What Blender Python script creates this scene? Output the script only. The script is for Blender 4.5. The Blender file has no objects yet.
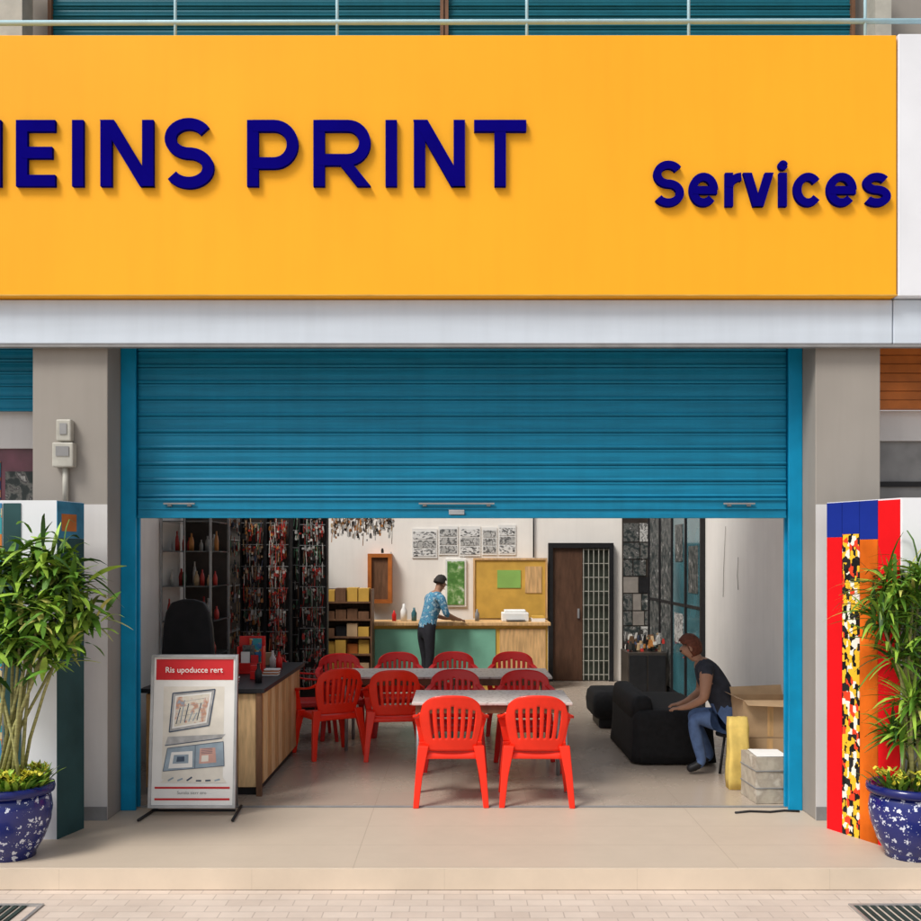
import bpy, bmesh, math, random
from mathutils import Vector, Matrix
R = random.Random(7)
C = bpy.context.scene.collection

# ---------------------------------------------------------------- materials
def newmat(name, spec=.3):
    m = bpy.data.materials.new(name); m.use_nodes = True
    nt = m.node_tree; b = nt.nodes['Principled BSDF']
    b.inputs['Specular IOR Level'].default_value = spec
    return m, nt, b
def N(nt, t, **k):
    n = nt.nodes.new(t)
    for a, v in k.items(): setattr(n, a, v)
    return n
def L(nt, a, b): nt.links.new(a, b)
def c4(c): return (c[0], c[1], c[2], 1)
def pm(name, col, rough=.6, var=.18, scale=6, bump=.0, metal=0, coat=0, stretch=None, spec=.3, streak=0):
    m, nt, b = newmat(name, spec)
    tc = N(nt, 'ShaderNodeTexCoord'); mp = N(nt, 'ShaderNodeMapping')
    L(nt, tc.outputs['Object'], mp.inputs[0])
    if stretch: mp.inputs['Scale'].default_value = stretch
    n = N(nt, 'ShaderNodeTexNoise'); n.inputs['Scale'].default_value = scale
    n.inputs['Detail'].default_value = 6; L(nt, mp.outputs[0], n.inputs['Vector'])
    r = N(nt, 'ShaderNodeValToRGB')
    r.color_ramp.elements[0].position = .3; r.color_ramp.elements[1].position = .7
    r.color_ramp.elements[0].color = c4([x*(1-var) for x in col])
    r.color_ramp.elements[1].color = c4([min(1, x*(1+var*.6)) for x in col])
    L(nt, n.outputs['Fac'], r.inputs[0]); out = r.outputs[0]
    if streak:
        mp2 = N(nt, 'ShaderNodeMapping'); mp2.inputs['Scale'].default_value = (9, 9, .7); L(nt, tc.outputs['Object'], mp2.inputs[0])
        n2 = N(nt, 'ShaderNodeTexNoise'); n2.inputs['Scale'].default_value = 1.3; n2.inputs['Detail'].default_value = 7; L(nt, mp2.outputs[0], n2.inputs['Vector'])
        r2 = N(nt, 'ShaderNodeMapRange'); r2.inputs[1].default_value = .42; r2.inputs[2].default_value = .72; r2.inputs[3].default_value = 1; r2.inputs[4].default_value = 1-streak
        L(nt, n2.outputs['Fac'], r2.inputs[0]); sc = N(nt, 'ShaderNodeVectorMath', operation='SCALE'); L(nt, out, sc.inputs[0]); L(nt, r2.outputs[0], sc.inputs['Scale']); out = sc.outputs[0]
    L(nt, out, b.inputs['Base Color'])
    b.inputs['Roughness'].default_value = rough; b.inputs['Metallic'].default_value = metal
    if coat: b.inputs['Coat Weight'].default_value = coat
    if bump:
        bp = N(nt, 'ShaderNodeBump'); bp.inputs['Strength'].default_value = bump; bp.inputs['Distance'].default_value = .01
        L(nt, n.outputs['Fac'], bp.inputs['Height']); L(nt, bp.outputs[0], b.inputs['Normal'])
    return m
def tile(name, c1, c2, cm, w, h, mortar=.004, rough=.5, off=(0, 0), shift=0., dirt=.12):
    m, nt, b = newmat(name, .4)
    tc = N(nt, 'ShaderNodeTexCoord'); mp = N(nt, 'ShaderNodeMapping')
    mp.inputs['Location'].default_value = (off[0], off[1], 0)
    L(nt, tc.outputs['Object'], mp.inputs[0])
    br = N(nt, 'ShaderNodeTexBrick'); br.offset = shift
    br.inputs['Scale'].default_value = 1; br.inputs['Brick Width'].default_value = w; br.inputs['Row Height'].default_value = h
    br.inputs['Mortar Size'].default_value = mortar; br.inputs['Color1'].default_value = c4(c1)
    br.inputs['Color2'].default_value = c4(c2); br.inputs['Mortar'].default_value = c4(cm)
    L(nt, mp.outputs[0], br.inputs['Vector'])
    n = N(nt, 'ShaderNodeTexNoise'); n.inputs['Scale'].default_value = 1.7; n.inputs['Detail'].default_value = 8
    n.inputs['Roughness'].default_value = .65
    L(nt, tc.outputs['Object'], n.inputs['Vector'])
    r = N(nt, 'ShaderNodeMapRange'); r.inputs[1].default_value = .3; r.inputs[2].default_value = .7
    r.inputs[3].default_value = 1-dirt; r.inputs[4].default_value = 1+dirt*.4
    L(nt, n.outputs['Fac'], r.inputs[0])
    mx = N(nt, 'ShaderNodeVectorMath', operation='SCALE')
    L(nt, br.outputs['Color'], mx.inputs[0]); L(nt, r.outputs[0], mx.inputs['Scale'])
    L(nt, mx.outputs[0], b.inputs['Base Color'])
    rr = N(nt, 'ShaderNodeMapRange'); rr.inputs[1].default_value = .3; rr.inputs[2].default_value = .7
    rr.inputs[3].default_value = rough*1.15; rr.inputs[4].default_value = rough*.9
    L(nt, n.outputs['Fac'], rr.inputs[0]); L(nt, rr.outputs[0], b.inputs['Roughness'])
    bp = N(nt, 'ShaderNodeBump'); bp.inputs['Strength'].default_value = .2; bp.inputs['Distance'].default_value = .002; bp.invert = True
    L(nt, br.outputs['Fac'], bp.inputs['Height']); L(nt, bp.outputs[0], b.inputs['Normal'])
    return m
def ramp(name, stops, scale=8, kind='noise', rough=.6, const=True, stretch=(1, 1, 1)):
    m, nt, b = newmat(name, .15)
    tc = N(nt, 'ShaderNodeTexCoord'); mp = N(nt, 'ShaderNodeMapping'); mp.inputs['Scale'].default_value = stretch
    L(nt, tc.outputs['Object'], mp.inputs[0])
    if kind == 'noise':
        n = N(nt, 'ShaderNodeTexNoise'); n.inputs['Detail'].default_value = 3; o = n.outputs['Fac']
    elif kind == 'cell':
        n = N(nt, 'ShaderNodeTexVoronoi'); n.distance = 'CHEBYCHEV'
        s = N(nt, 'ShaderNodeSeparateColor'); L(nt, n.outputs['Color'], s.inputs[0]); o = s.outputs[0]
    elif kind == 'dist':
        n = N(nt, 'ShaderNodeTexVoronoi'); o = n.outputs['Distance']
    n.inputs['Scale'].default_value = scale; L(nt, mp.outputs[0], n.inputs['Vector'])
    r = N(nt, 'ShaderNodeValToRGB'); cr = r.color_ramp
    if const: cr.interpolation = 'CONSTANT'
    while len(cr.elements) < len(stops): cr.elements.new(.5)
    for e, (p, c) in zip(cr.elements, stops): e.position = p; e.color = c4(c)
    L(nt, o, r.inputs[0]); L(nt, r.outputs[0], b.inputs['Base Color']); b.inputs['Roughness'].default_value = rough
    return m

M = {}
M['yellow'] = pm('yellow_panel', (.93, .425, .022), .55, .05, .8, spec=.12, streak=.03)
M['navy'] = pm('navy_letter', (.004, .002, .17), .7, .1, 4, spec=.0)
M['white_panel'] = pm('white_panel', (.76, .78, .82), .5, .06, 2)
M['fascia'] = pm('fascia_metal', (.58, .65, .73), .4, .06, 3, stretch=(.3, 1, 3), streak=.05)
M['shutter'] = pm('teal_shutter', (.004, .20, .345), .5, .16, 5, stretch=(.4, 1, 6), spec=.25, streak=.10)
M['upshutter'] = pm('dark_teal_shutter', (.006, .12, .17), .5, .16, 5, stretch=(.4, 1, 6), spec=.2, streak=.10)
M['rail'] = pm('blue_rail', (.003, .27, .50), .45, .15, 5, spec=.2, streak=.1)
M['pier'] = pm('pier_paint', (.30, .275, .245), .8, .06, 2, .1, streak=.05)
M['pierlow'] = pm('pier_light_paint', (.62, .61, .60), .7, .06, 2, .1, streak=.06)
M['wall'] = pm('white_wall', (.90, .86, .80), .8, .05, 2.2, .1, streak=.04)
M['dark'] = pm('dark', (.015, .015, .017), .5, .3, 9)
M['black'] = pm('black_fabric', (.010, .010, .011), .8, .4, 20, .2)
M['grey'] = pm('grey', (.25, .25, .25), .5, .2, 6)
M['midgrey'] = pm('rack_grey', (.26, .235, .21), .6, .25, 6)
M['rackdark'] = pm('rack_dark_board', (.045, .036, .030), .35, .4, 6, spec=.5)
M['steel'] = pm('steel', (.45, .46, .47), .35, .15, 10, metal=.7)
M['box'] = pm('meter_box', (.42, .41, .36), .5, .15, 10)
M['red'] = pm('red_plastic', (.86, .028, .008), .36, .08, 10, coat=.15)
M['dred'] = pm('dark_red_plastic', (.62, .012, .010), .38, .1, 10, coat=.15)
M['wood'] = pm('light_wood', (.68, .42, .19), .5, .3, 5, .1, stretch=(6, 6, .8))
M['brown'] = pm('brown_wood', (.17, .085, .045), .5, .3, 6, stretch=(4, 4, .8))
M['ochre'] = pm('ochre_board', (.64, .38, .07), .6, .15, 5)
M['orange'] = pm('orange_wood', (.50, .15, .03), .5, .3, 5)
M['green'] = pm('mint_panel', (.19, .44, .32), .5, .15, 4)
M['cardboard'] = pm('cardboard', (.52, .35, .20), .8, .15, 6)
M['sack'] = pm('yellow_bag', (.72, .52, .14), .7, .25, 7, .4)
M['wrap'] = ramp('worn_beige_carton', [(0, (.30, .26, .20)), (.42, (.44, .39, .31)), (.55, (.36, .31, .25)), (.68, (.55, .50, .42))], 9, 'noise', .7, False)
M['cloth'] = ramp('lace_table_top', [(0, (.24, .17, .15)), (.22, (.40, .33, .30)), (.42, (.60, .54, .50))], 24, 'dist', .35, False)
M['floor_out'] = tile('beige_tiles', (.50, .415, .325), (.505, .42, .33), (.40, .325, .25), 2.4, .47, .003, .5, (.67, .93+.47), 0, .07)
M['riser'] = tile('beige_riser', (.66, .55, .43), (.665, .555, .435), (.58, .48, .37), 1.2, 3., .002, .5, (.1, .6, 0), 0)
M['floor_in'] = tile('taupe_tiles', (.40, .33, .265), (.405, .335, .27), (.33, .27, .215), .6, .6, .003, .26, (.07, .1), 0, .04)
M['paver'] = tile('pink_pavers', (.52, .43, .365), (.58, .49, .42), (.42, .35, .30), .20, .10, .004, .8, (0, 0), .5, .14)
M['asphalt'] = pm('asphalt', (.06, .06, .06), .9, .3, 30, .3)
M['leaf'] = pm('leaf', (.095, .22, .022), .5, .45, 9)
M['leaf2'] = pm('leaf_light', (.27, .43, .05), .5, .4, 9)
M['leaf3'] = pm('leaf_dark', (.03, .085, .014), .5, .4, 9)
M['leaf4'] = pm('leaf_yellowed', (.48, .48, .12), .5, .4, 9)
M['stem'] = pm('cane_stem', (.34, .33, .13), .7, .4, 14, stretch=(1, 1, 5))
M['bloom'] = pm('yellow_green_flower', (.65, .60, .06), .6, .3, 20)
M['soil'] = pm('soil', (.05, .035, .02), .95, .4, 20, .5)
M['skin'] = pm('skin', (.36, .19, .12), .55, .1, 14)
M['hair'] = pm('hair', (.03, .025, .022), .7, .4, 40, .4)
M['hair2'] = pm('brown_hair', (.13, .04, .022), .7, .4, 40, .4)
M['shirt'] = ramp('blue_pattern_shirt', [(0, (.03, .11, .20)), (.4, (.10, .30, .42)), (.52, (.05, .16, .30)), (.62, (.35, .5, .55))], 22, 'noise', .8, False)
M['trouser'] = pm('dark_trousers', (.02, .02, .026), .85, .3, 10)
M['jeans'] = pm('blue_jeans', (.09, .15, .30), .85, .3, 14)
M['vest'] = pm('dark_top', (.03, .033, .045), .85, .3, 14)
M['paper'] = pm('paper', (.80, .79, .76), .6, .05, 6)
M['bwphoto'] = ramp('bw_print', [(0, (.02, .02, .02)), (.42, (.5, .5, .48)), (.5, (.08, .08, .08)), (.56, (.6, .6, .58)), (.66, (.15, .15, .15))], 9, 'noise', .4, False)
M['darkphoto'] = ramp('dark_print', [(0, (.02, .02, .02)), (.45, (.04, .05, .05)), (.55, (.16, .16, .15)), (.62, (.05, .05, .055)), (.7, (.4, .4, .38))], 13, 'noise', .4, False)
M['bwtext'] = ramp('bw_text_print', [(0, (.10, .10, .10)), (.25, (.7, .7, .68)), (.6, (.3, .3, .3)), (.68, (.72, .72, .7))], 30, 'cell', .4, True, (1, 1, 2.2))
M['glass'] = pm('blue_green_glass', (.045, .15, .18), .10, .4, 2, spec=.5)
M['cabglass'] = pm('cabinet_glass', (.10, .11, .11), .08, .4, 3, spec=.8)
M['redpaint'] = pm('red_print', (.75, .010, .014), .6, .06, 4, spec=.05)
M['softred'] = pm('soft_red_print', (.56, .035, .040), .6, .06, 4, spec=.05)
M['orangepaint'] = pm('orange_red_print', (.78, .15, .014), .6, .6, 3, spec=.05, stretch=(1, 1, .6))
M['bluepaint'] = pm('blue_print', (.012, .03, .26), .6, .1, 4, spec=.05)
M['greenblk'] = pm('dark_green_print', (.03, .075, .08), .6, .3, 3, spec=.1)
M['pat1'] = ramp('multicolour_strip_print', [(0, (.01, .01, .01)), (.22, (.85, .50, .03)), (.42, (.85, .80, .7)), (.58, (.02, .02, .02)), (.72, (.75, .06, .02)), (.85, (.85, .50, .03))], 34, 'cell', .6, True, (1, 1, .7))
M['pat3'] = ramp('multicolour_print', [(0, (.05, .2, .4)), (.25, (.6, .2, .05)), (.45, (.04, .1, .25)), (.6, (.6, .5, .3)), (.8, (.05, .3, .35))], 22, 'cell', .6)
M['poster_img'] = ramp('poster_picture', [(0, (.12, .25, .42)), (.35, (.68, .62, .50)), (.5, (.72, .68, .60)), (.6, (.55, .28, .18)), (.68, (.3, .4, .5))], 14, 'noise', .4, False)
M['grate'] = pm('drain_grate', (.03, .05, .045), .6, .3, 20, metal=.3)
M['maroon'] = pm('maroon_display', (.13, .04, .06), .3, .5, 4, spec=.5)
M['pastelgreen'] = pm('pale_green', (.28, .5, .12), .5, .1, 4)
GOODS = [pm('goods_%s' % n, c, .4, .2, 20, spec=.5) for n, c in dict(black=(.03, .028, .026), red=(.50, .035, .025), white=(.62, .60, .55), brown=(.20, .11, .06), green=(.07, .17, .10), silver=(.45, .44, .42), navy=(.06, .08, .15), tan=(.52, .36, .20), amber=(.50, .20, .05)).items()]
def potmat():
    m, nt, b = newmat('blue_white_porcelain', .5)
    tc = N(nt, 'ShaderNodeTexCoord')
    v = N(nt, 'ShaderNodeTexVoronoi'); v.inputs['Scale'].default_value = 19; v.inputs['Randomness'].default_value = .75
    v2 = N(nt, 'ShaderNodeTexVoronoi'); v2.inputs['Scale'].default_value = 75
    L(nt, tc.outputs['Object'], v.inputs['Vector']); L(nt, tc.outputs['Object'], v2.inputs['Vector'])
    a = N(nt, 'ShaderNodeMath', operation='MULTIPLY_ADD'); L(nt, v2.outputs['Distance'], a.inputs[0]); a.inputs[1].default_value = .6
    L(nt, v.outputs['Distance'], a.inputs[2])
    r = N(nt, 'ShaderNodeValToRGB'); cr = r.color_ramp; cr.elements[0].position = .54; cr.elements[0].color = (.66, .70, .82, 1)
    cr.elements[1].position = .58; cr.elements[1].color = (.007, .015, .15, 1)
    L(nt, a.outputs[0], r.inputs[0]); L(nt, r.outputs[0], b.inputs['Base Color'])
    b.inputs['Roughness'].default_value = .2; b.inputs['Coat Weight'].default_value = .3
    return m
M['pot'] = potmat(); M['potrim'] = pm('cobalt_rim', (.007, .012, .12), .2, .1, 5, coat=.3)

# ---------------------------------------------------------------- helpers
def thing(name, label, cat, loc=(0, 0, 0), rz=0, group=None):
    e = bpy.data.objects.new(name, None); e.empty_display_size = .1
    e.location = loc; e.rotation_euler = (0, 0, rz); C.objects.link(e)
    e['label'] = label; e['category'] = cat
    if group: e['group'] = group
    return e
def PM(p): return Matrix.Translation(p.location) @ p.rotation_euler.to_matrix().to_4x4()
def par(o, p, local=False):
    if p is None: return o
    o.parent = p
    if not local: o.matrix_parent_inverse = PM(p).inverted()
    return o
def mk(name, verts, faces, mats, mi=None, parent=None, local=False, smooth=False, bevel=0):
    me = bpy.data.meshes.new(name); me.from_pydata([tuple(v) for v in verts], [], faces)
    if not isinstance(mats, (list, tuple)): mats = [mats]
    for m in mats: me.materials.append(m)
    if mi:
        for p, i in zip(me.polygons, mi): p.material_index = i
    if smooth:
        for p in me.polygons: p.use_smooth = True
    me.update()
    o = bpy.data.objects.new(name, me); C.objects.link(o); par(o, parent, local)
    if bevel:
        b = o.modifiers.new('b', 'BEVEL'); b.width = bevel; b.segments = 2 if bevel < .02 else 4; b.limit_method = 'ANGLE'
    return o
BF = [(0, 3, 2, 1), (4, 5, 6, 7), (0, 1, 5, 4), (1, 2, 6, 5), (2, 3, 7, 6), (3, 0, 4, 7)]
def boxes(name, lst, mats, parent=None, local=False, bevel=0, mi=None):
    V, F, I = [], [], []
    for k, (x0, x1, y0, y1, z0, z1) in enumerate(lst):
        b = len(V)
        V += [(x0, y0, z0), (x1, y0, z0), (x1, y1, z0), (x0, y1, z0), (x0, y0, z1), (x1, y0, z1), (x1, y1, z1), (x0, y1, z1)]
        F += [tuple(b+i for i in f) for f in BF]; I += [mi[k] if mi else 0]*6
    return mk(name, V, F, mats, I, parent, local, bevel=bevel)
def each(name, lst, mats, parent, local=False, bevel=0, mi=None):
    """one named part per box"""
    if not isinstance(mats, (list, tuple)): mats = [mats]
    for k, b in enumerate(lst): boxes(name, [b], mats[mi[k] if mi else 0], parent, local, bevel)
def box(name, x0, x1, y0, y1, z0, z1, mat, parent=None, local=False, bevel=0):
    return boxes(name, [(x0, x1, y0, y1, z0, z1)], mat, parent, local, bevel)
def recentre(o):
    vs = o.data.vertices
    cx = (min(v.co.x for v in vs)+max(v.co.x for v in vs))/2; cy = (min(v.co.y for v in vs)+max(v.co.y for v in vs))/2
    cz = min(v.co.z for v in vs); o.data.transform(Matrix.Translation((-cx, -cy, -cz))); o.location = (cx, cy, cz); return o
def solo(o, label, cat, group=None):
    recentre(o); o['label'] = label; o['category'] = cat
    if group: o['group'] = group
    return o
def struct(o): o['kind'] = 'structure'; return o
def prism(name, pts, z0, z1, mat, parent=None, local=False, bevel=0):
    n = len(pts); V = [(p[0], p[1], z0) for p in pts]+[(p[0], p[1], z1) for p in pts]
    F = [tuple(reversed(range(n))), tuple(range(n, 2*n))]+[(i, (i+1) % n, n+(i+1) % n, n+i) for i in range(n)]
    return mk(name, V, F, mat, None, parent, local, bevel=bevel)
def tube(name, pts, r, mat, parent=None, local=False, seg=8, r1=None):
    V, F = [], []; n = len(pts); pts = [Vector(p) for p in pts]
    for i, p in enumerate(pts):
        t = (pts[min(i+1, n-1)]-pts[max(i-1, 0)]).normalized()
        if abs(t.z) < .9: a = t.cross(Vector((0, 0, 1))).normalized()
        else: a = t.cross(Vector((0, 1, 0))).normalized()
        b = t.cross(a); rr = r+(r1-r)*i/(n-1) if r1 is not None else r
        for k in range(seg):
            q = 2*math.pi*k/seg; V.append(p+a*math.cos(q)*rr+b*math.sin(q)*rr)
    for i in range(n-1):
        for k in range(seg):
            F.append((i*seg+k, i*seg+(k+1) % seg, (i+1)*seg+(k+1) % seg, (i+1)*seg+k))
    F.append(tuple(reversed(range(seg)))); F.append(tuple(range((n-1)*seg, n*seg)))
    if name is None: return V, F
    return mk(name, V, F, mat, None, parent, local, smooth=True)
def lathe(name, prof, mat, parent=None, local=False, seg=40, loc=(0, 0, 0)):
    V, F = [], []
    for r, z in prof:
        for k in range(seg):
            q = 2*math.pi*k/seg; V.append((loc[0]+r*math.cos(q), loc[1]+r*math.sin(q), loc[2]+z))
    for i in range(len(prof)-1):
        for k in range(seg): F.append((i*seg+k, i*seg+(k+1) % seg, (i+1)*seg+(k+1) % seg, (i+1)*seg+k))
    F.append(tuple(reversed(range(seg)))); F.append(tuple(range((len(prof)-1)*seg, len(prof)*seg)))
    return mk(name, V, F, mat, None, parent, local, smooth=True)
def ell(name, c, r, mat, parent=None, local=True, seg=16):
    bm = bmesh.new(); bmesh.ops.create_uvsphere(bm, u_segments=seg, v_segments=seg//2+2, radius=1)
    bmesh.ops.scale(bm, vec=r, verts=bm.verts); bmesh.ops.translate(bm, vec=c, verts=bm.verts)
    me = bpy.data.meshes.new(name); bm.to_mesh(me); bm.free(); me.materials.append(mat)
    for p in me.polygons: p.use_smooth = True
    o = bpy.data.objects.new(name, me); C.objects.link(o); return par(o, parent, local)

# ---------------------------------------------------------------- ground
struct(box('ground', -250, 250, -250, 250, -.6, -.30, M['asphalt']))
struct(box('pavement', -60, 60, -22, -1.42, -.5, -.137, M['paver']))  # widened far out of view to bounce light up into the shop
struct(box('walkway', -60, 60, -1.42, .06, -.4, 0, M['floor_out'], bevel=.006))
struct(box('step_riser', -60, 60, -1.428, -1.42, -.133, -.004, M['riser']))
struct(box('shop_floor', -2.99, 2.99, .06, 7.99, -.3, .0, M['floor_in']))

# ---------------------------------------------------------------- building
bld = thing('shop_building', 'grey rendered shop building with white fascia beam and upper storey', 'building', (0, 4, 0))
def pier(x0, x1):
    p = box('pier', x0, x1, -.30, .3, 0, 3.66, M['pier'], bld, bevel=.006)
    box('pier_cladding', x0, x1, -.308, -.301, .0, 2.33, M['pierlow'], p, True)
    box('skirting', x0, x1, -.318, -.309, .0, .10, M['grey'], p, True)
pier(-3.16, -2.606); pier(2.622, 3.10)
box('fascia_beam', -7, 3.155, -.38, -.325, 3.50, 3.822, M['fascia'], bld, bevel=.008)
box('fascia_beam', 3.162, 7, -.38, -.325, 3.50, 3.822, M['fascia'], bld, bevel=.008)
box('drip_edge', -7, 7, -.374, -.322, 3.478, 3.499, M['grey'], bld)
box('soffit', -7, 7, -.32, .3, 3.67, 3.81, M['pier'], bld)
box('lintel_wall', -7, 7, .301, .5, 3.3, 5.29, M['pier'], bld)
box('balcony_slab', -7, 7, -.3, .8, 5.30, 5.5, M['pier'], bld)
box('side_wall', -3.16, -3.0, .51, 8.2, -.2, 2.85, M['wall'], bld)  # shop walls kept low and roof left off, unseen, to let daylight in
box('side_wall', 3.0, 3.16, .51, 8.2, -.2, 2.85, M['wall'], bld)
box('back_wall', -2.99, 2.99, 8.0, 8.2, -.2, 2.85, M['wall'], bld)
box('upper_wall', -7, 7, .70, .80, 5.501, 6.85, M['pier'], bld)  # top cut low out of view so more sky light reaches the room
box('upper_column', -3.72, -3.53, .35, .55, 5.5, 6.85, M['box'], bld)
box('upper_column', 3.34, 3.47, .35, .55, 5.5, 6.85, M['box'], bld)

def slats(name, x0, x1, z0, z1, y, pitch, depth, mat, parent, local=False):
    """roller curtain: flat slats with crisp hinge grooves and a rolled lip"""
    n = int(round((z1-z0)/pitch)); pitch = (z1-z0)/n
    pr = []
    for i in range(n):
        b = z0+i*pitch
        for t, d in ((0, 0), (.05, 0), (.06, .75), (.12, 1), (.20, .8), (.22, .42), (.55, .55), (.84, .42), (.86, .7), (.93, .75), (.95, 0)):
            pr.append((b+t*pitch, y-d*depth))
    pr.append((z1, y)); V, F = [], []
    for z, yy in pr: V += [(x0, yy, z), (x1, yy, z)]
    for i in range(len(pr)-1): F.append((2*i, 2*i+1, 2*i+3, 2*i+2))
    o = mk(name, V, F, mat, None, parent, local)
    s = o.modifiers.new('s', 'SOLIDIFY'); s.thickness = .004; s.offset = 1
    return o
for x0, x1 in ((-3.4, -.17), (-.10, 3.25)):
    t = thing('upper_shutter', 'closed teal slatted shutter behind the balcony railing', 'shutter', ((x0+x1)/2, .65, 5.5), group='upstairs shutters')
    slats('shutter_curtain', x0, x1, 5.52, 6.79, .66, .085, .03, M['upshutter'], t)
    boxes('frame', [(x0-.03, x0-.001, .60, .699, 5.5, 6.84), (x1+.001, x1+.03, .60, .699, 5.5, 6.84), (x0, x1, .59, .699, 6.791, 6.84)], M['brown'], t)
rl = thing('balcony_railing', 'thin pale blue tubular balcony railing above the sign', 'railing', (0, -.15, 5.5))
railm = pm('pale_blue_tube', (.36, .55, .62), .4, .1, 6)
tube('handrail', [(-7, -.15, 6.66), (7, -.15, 6.66)], .024, railm, rl)
tube('mid_rail', [(-7, -.15, 5.96), (7, -.15, 5.99)], .020, railm, rl)
for px in (-5.2, -3.6, -2.15, -.93, .5, 1.72, 3.05, 4.5):
    tube('post', [(px, -.15, 5.5), (px, -.15, 6.66)], .012, railm, rl)

# ---------------------------------------------------------------- shop sign
sg = thing('shop_sign', 'long yellow shop sign with raised navy blue lettering', 'sign', (0, -.4, 3.83))
box('sign_board', -4.9, 3.154, -.45, -.06, 3.829, 5.716, M['yellow'], sg, bevel=.006)
box('edge_trim', -4.9, 3.154, -.462, -.451, 3.829, 3.838, M['ochre'], sg)
S = 138.3
def ribbon(pts, w, yb, yf):
    n = len(pts); P = [Vector(p) for p in pts]; A, B = [], []
    for i in range(n):
        if i == 0: d = (P[1]-P[0]).normalized(); m = Vector((-d.y, d.x)); k = 1
        elif i == n-1: d = (P[-1]-P[-2]).normalized(); m = Vector((-d.y, d.x)); k = 1
        else:
            d0 = (P[i]-P[i-1]).normalized(); d1 = (P[i+1]-P[i]).normalized()
            m = (Vector((-d0.y, d0.x))+Vector((-d1.y, d1.x))).normalized(); k = 1/max(.45, m.dot(Vector((-d0.y, d0.x))))
        A.append(P[i]+m*w/2*k); B.append(P[i]-m*w/2*k)
    V = []
    for a, b in zip(A, B): V += [(a.x, yf, a.y), (b.x, yf, b.y), (b.x, yb, b.y), (a.x, yb, a.y)]
    F = [(0, 1, 2, 3), (4*n-4, 4*n-1, 4*n-2, 4*n-3)]
    for i in range(n-1):
        for k in range(4): F.append((4*i+k, 4*i+4+k, 4*i+4+(k+1) % 4, 4*i+(k+1) % 4))
    return V, F
def para(p0, p1, w, yb, yf):
    """diagonal with horizontal ends"""
    V = []
    for p in (p0, p1): V += [(p[0]-w/2, yf, p[1]), (p[0]+w/2, yf, p[1]), (p[0]+w/2, yb, p[1]), (p[0]-w/2, yb, p[1])]
    return V, [(0, 1, 2, 3), (4, 7, 6, 5)]+[(k, 4+k, 4+(k+1) % 4, (k+1) % 4) for k in range(4)]
def arc(cx, cy, rx, ry, a0, a1, n=18):
    return [(cx+rx*math.cos(math.radians(a0+(a1-a0)*i/n)), cy+ry*math.sin(math.radians(a0+(a1-a0)*i/n))) for i in range(n+1)]
def strokes(ch, x0, x1, y0, y1, w):
    """centre-line strokes, y up; ('d', p, q, w) = diagonal with horizontal ends"""
    h = w/2; a, b, c, d = x0+h, x1-h, y0+h, y1-h; m = (y0+y1)/2; cx = (x0+x1)/2
    if ch == 'H': return [[(a, y0), (a, y1)], [(b, y0), (b, y1)], [(a, m), (b, m)]]
    if ch == 'E': return [[(x1, c), (a, c), (a, d), (x1, d)], [(a, m+.5), (x1-w*.25, m+.5)]]
    if ch == 'I': return [[(cx, y0), (cx, y1)]]
    if ch == 'N': return [[(a, y0), (a, y1)], [(b, y0), (b, y1)], ('d', (a+h*.15, y1), (b-h*.15, y0), w*1.25)]
    if ch == 'T': return [[(cx, y0), (cx, d)], [(x0, d), (x1, d)]]
    if ch in 'Ss':
        q = (d-c)/4; rx = (b-a)/2
        return [arc(cx, d-q, rx*.95, q, 30, 262, 22)+arc(cx, c+q, rx, q, 82, -150, 22)]
    if ch in 'PR':
        low = y0+(y1-y0)*(.35 if ch == 'P' else .40); r = (d-low)/2
        s = [[(a, y0), (a, y1)], [(a, d)]+arc(b-r, d-r, r, r, 90, -90, 16)+[(a, low)]]
        if ch == 'R': s.append(('d', (cx+h*.1, low), (x1-h*1.15, y0), w*1.2))
        return s
    if ch == 'e': return [arc(cx, (c+d)/2, (b-a)/2, (d-c)/2, 0, 318, 26), [(a, (c+d)/2-.6), (b+h*.75, (c+d)/2-.6)]]
    if ch == 'c': return [arc(cx, (c+d)/2, (b-a)/2, (d-c)/2, 38, 322, 24)]
    if ch == 'r': return [[(a, y0), (a, y1)], arc(x1, m+h*.2, x1-a, d-m-h*.2, 172, 90, 10)]
    if ch == 'v': return [('d', (x0+h*1.05, y1), (cx-h*.2, y0), w*1.1), ('d', (x1-h*1.05, y1), (cx+h*.2, y0), w*1.1)]
    if ch == 'i': return [[(cx, y0), (cx, y1)], arc(cx, y1+w*.95, w*.3, w*.3, 0, 355, 14)]
def letter(ch, x0, x1, y0, y1, w, dep):
    V, F = [], []; T = lambda p: ((p[0]-460.5)/S, 1.92+(560+p[1])/S)
    for k, s in enumerate(strokes(ch, x0, x1, y0, y1, w)):
        yf = -.45-dep-.0015*k
        if s[0] == 'd': v, f = para(T(s[1]), T(s[2]), s[3]/S, -.452, yf)
        else: v, f = ribbon([T(q) for q in s], w*(.6 if (ch == 'i' and k == 1) else 1)/S, -.452, yf)
        b = len(V); V += v; F += [tuple(b+i for i in g) for g in f]
    o = mk('letter_'+ch.lower(), V, F, M['navy'], None, sg)
    bm = bmesh.new(); bm.from_mesh(o.data); bmesh.ops.recalc_face_normals(bm, faces=bm.faces); bm.to_mesh(o.data); bm.free()
for ch, a, b in (('H', -51, 3), ('E', 18, 57), ('I', 73, 86), ('N', 102, 155), ('S', 165, 215), ('P', 248, 299), ('R', 314, 371), ('I', 385, 398), ('N', 414, 465), ('T', 474, 526)):
    t, bo = (120, 190) if ch == 'S' else (122, 188)
    letter(ch, a, b, -bo, -t, 11.4, .035)
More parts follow.
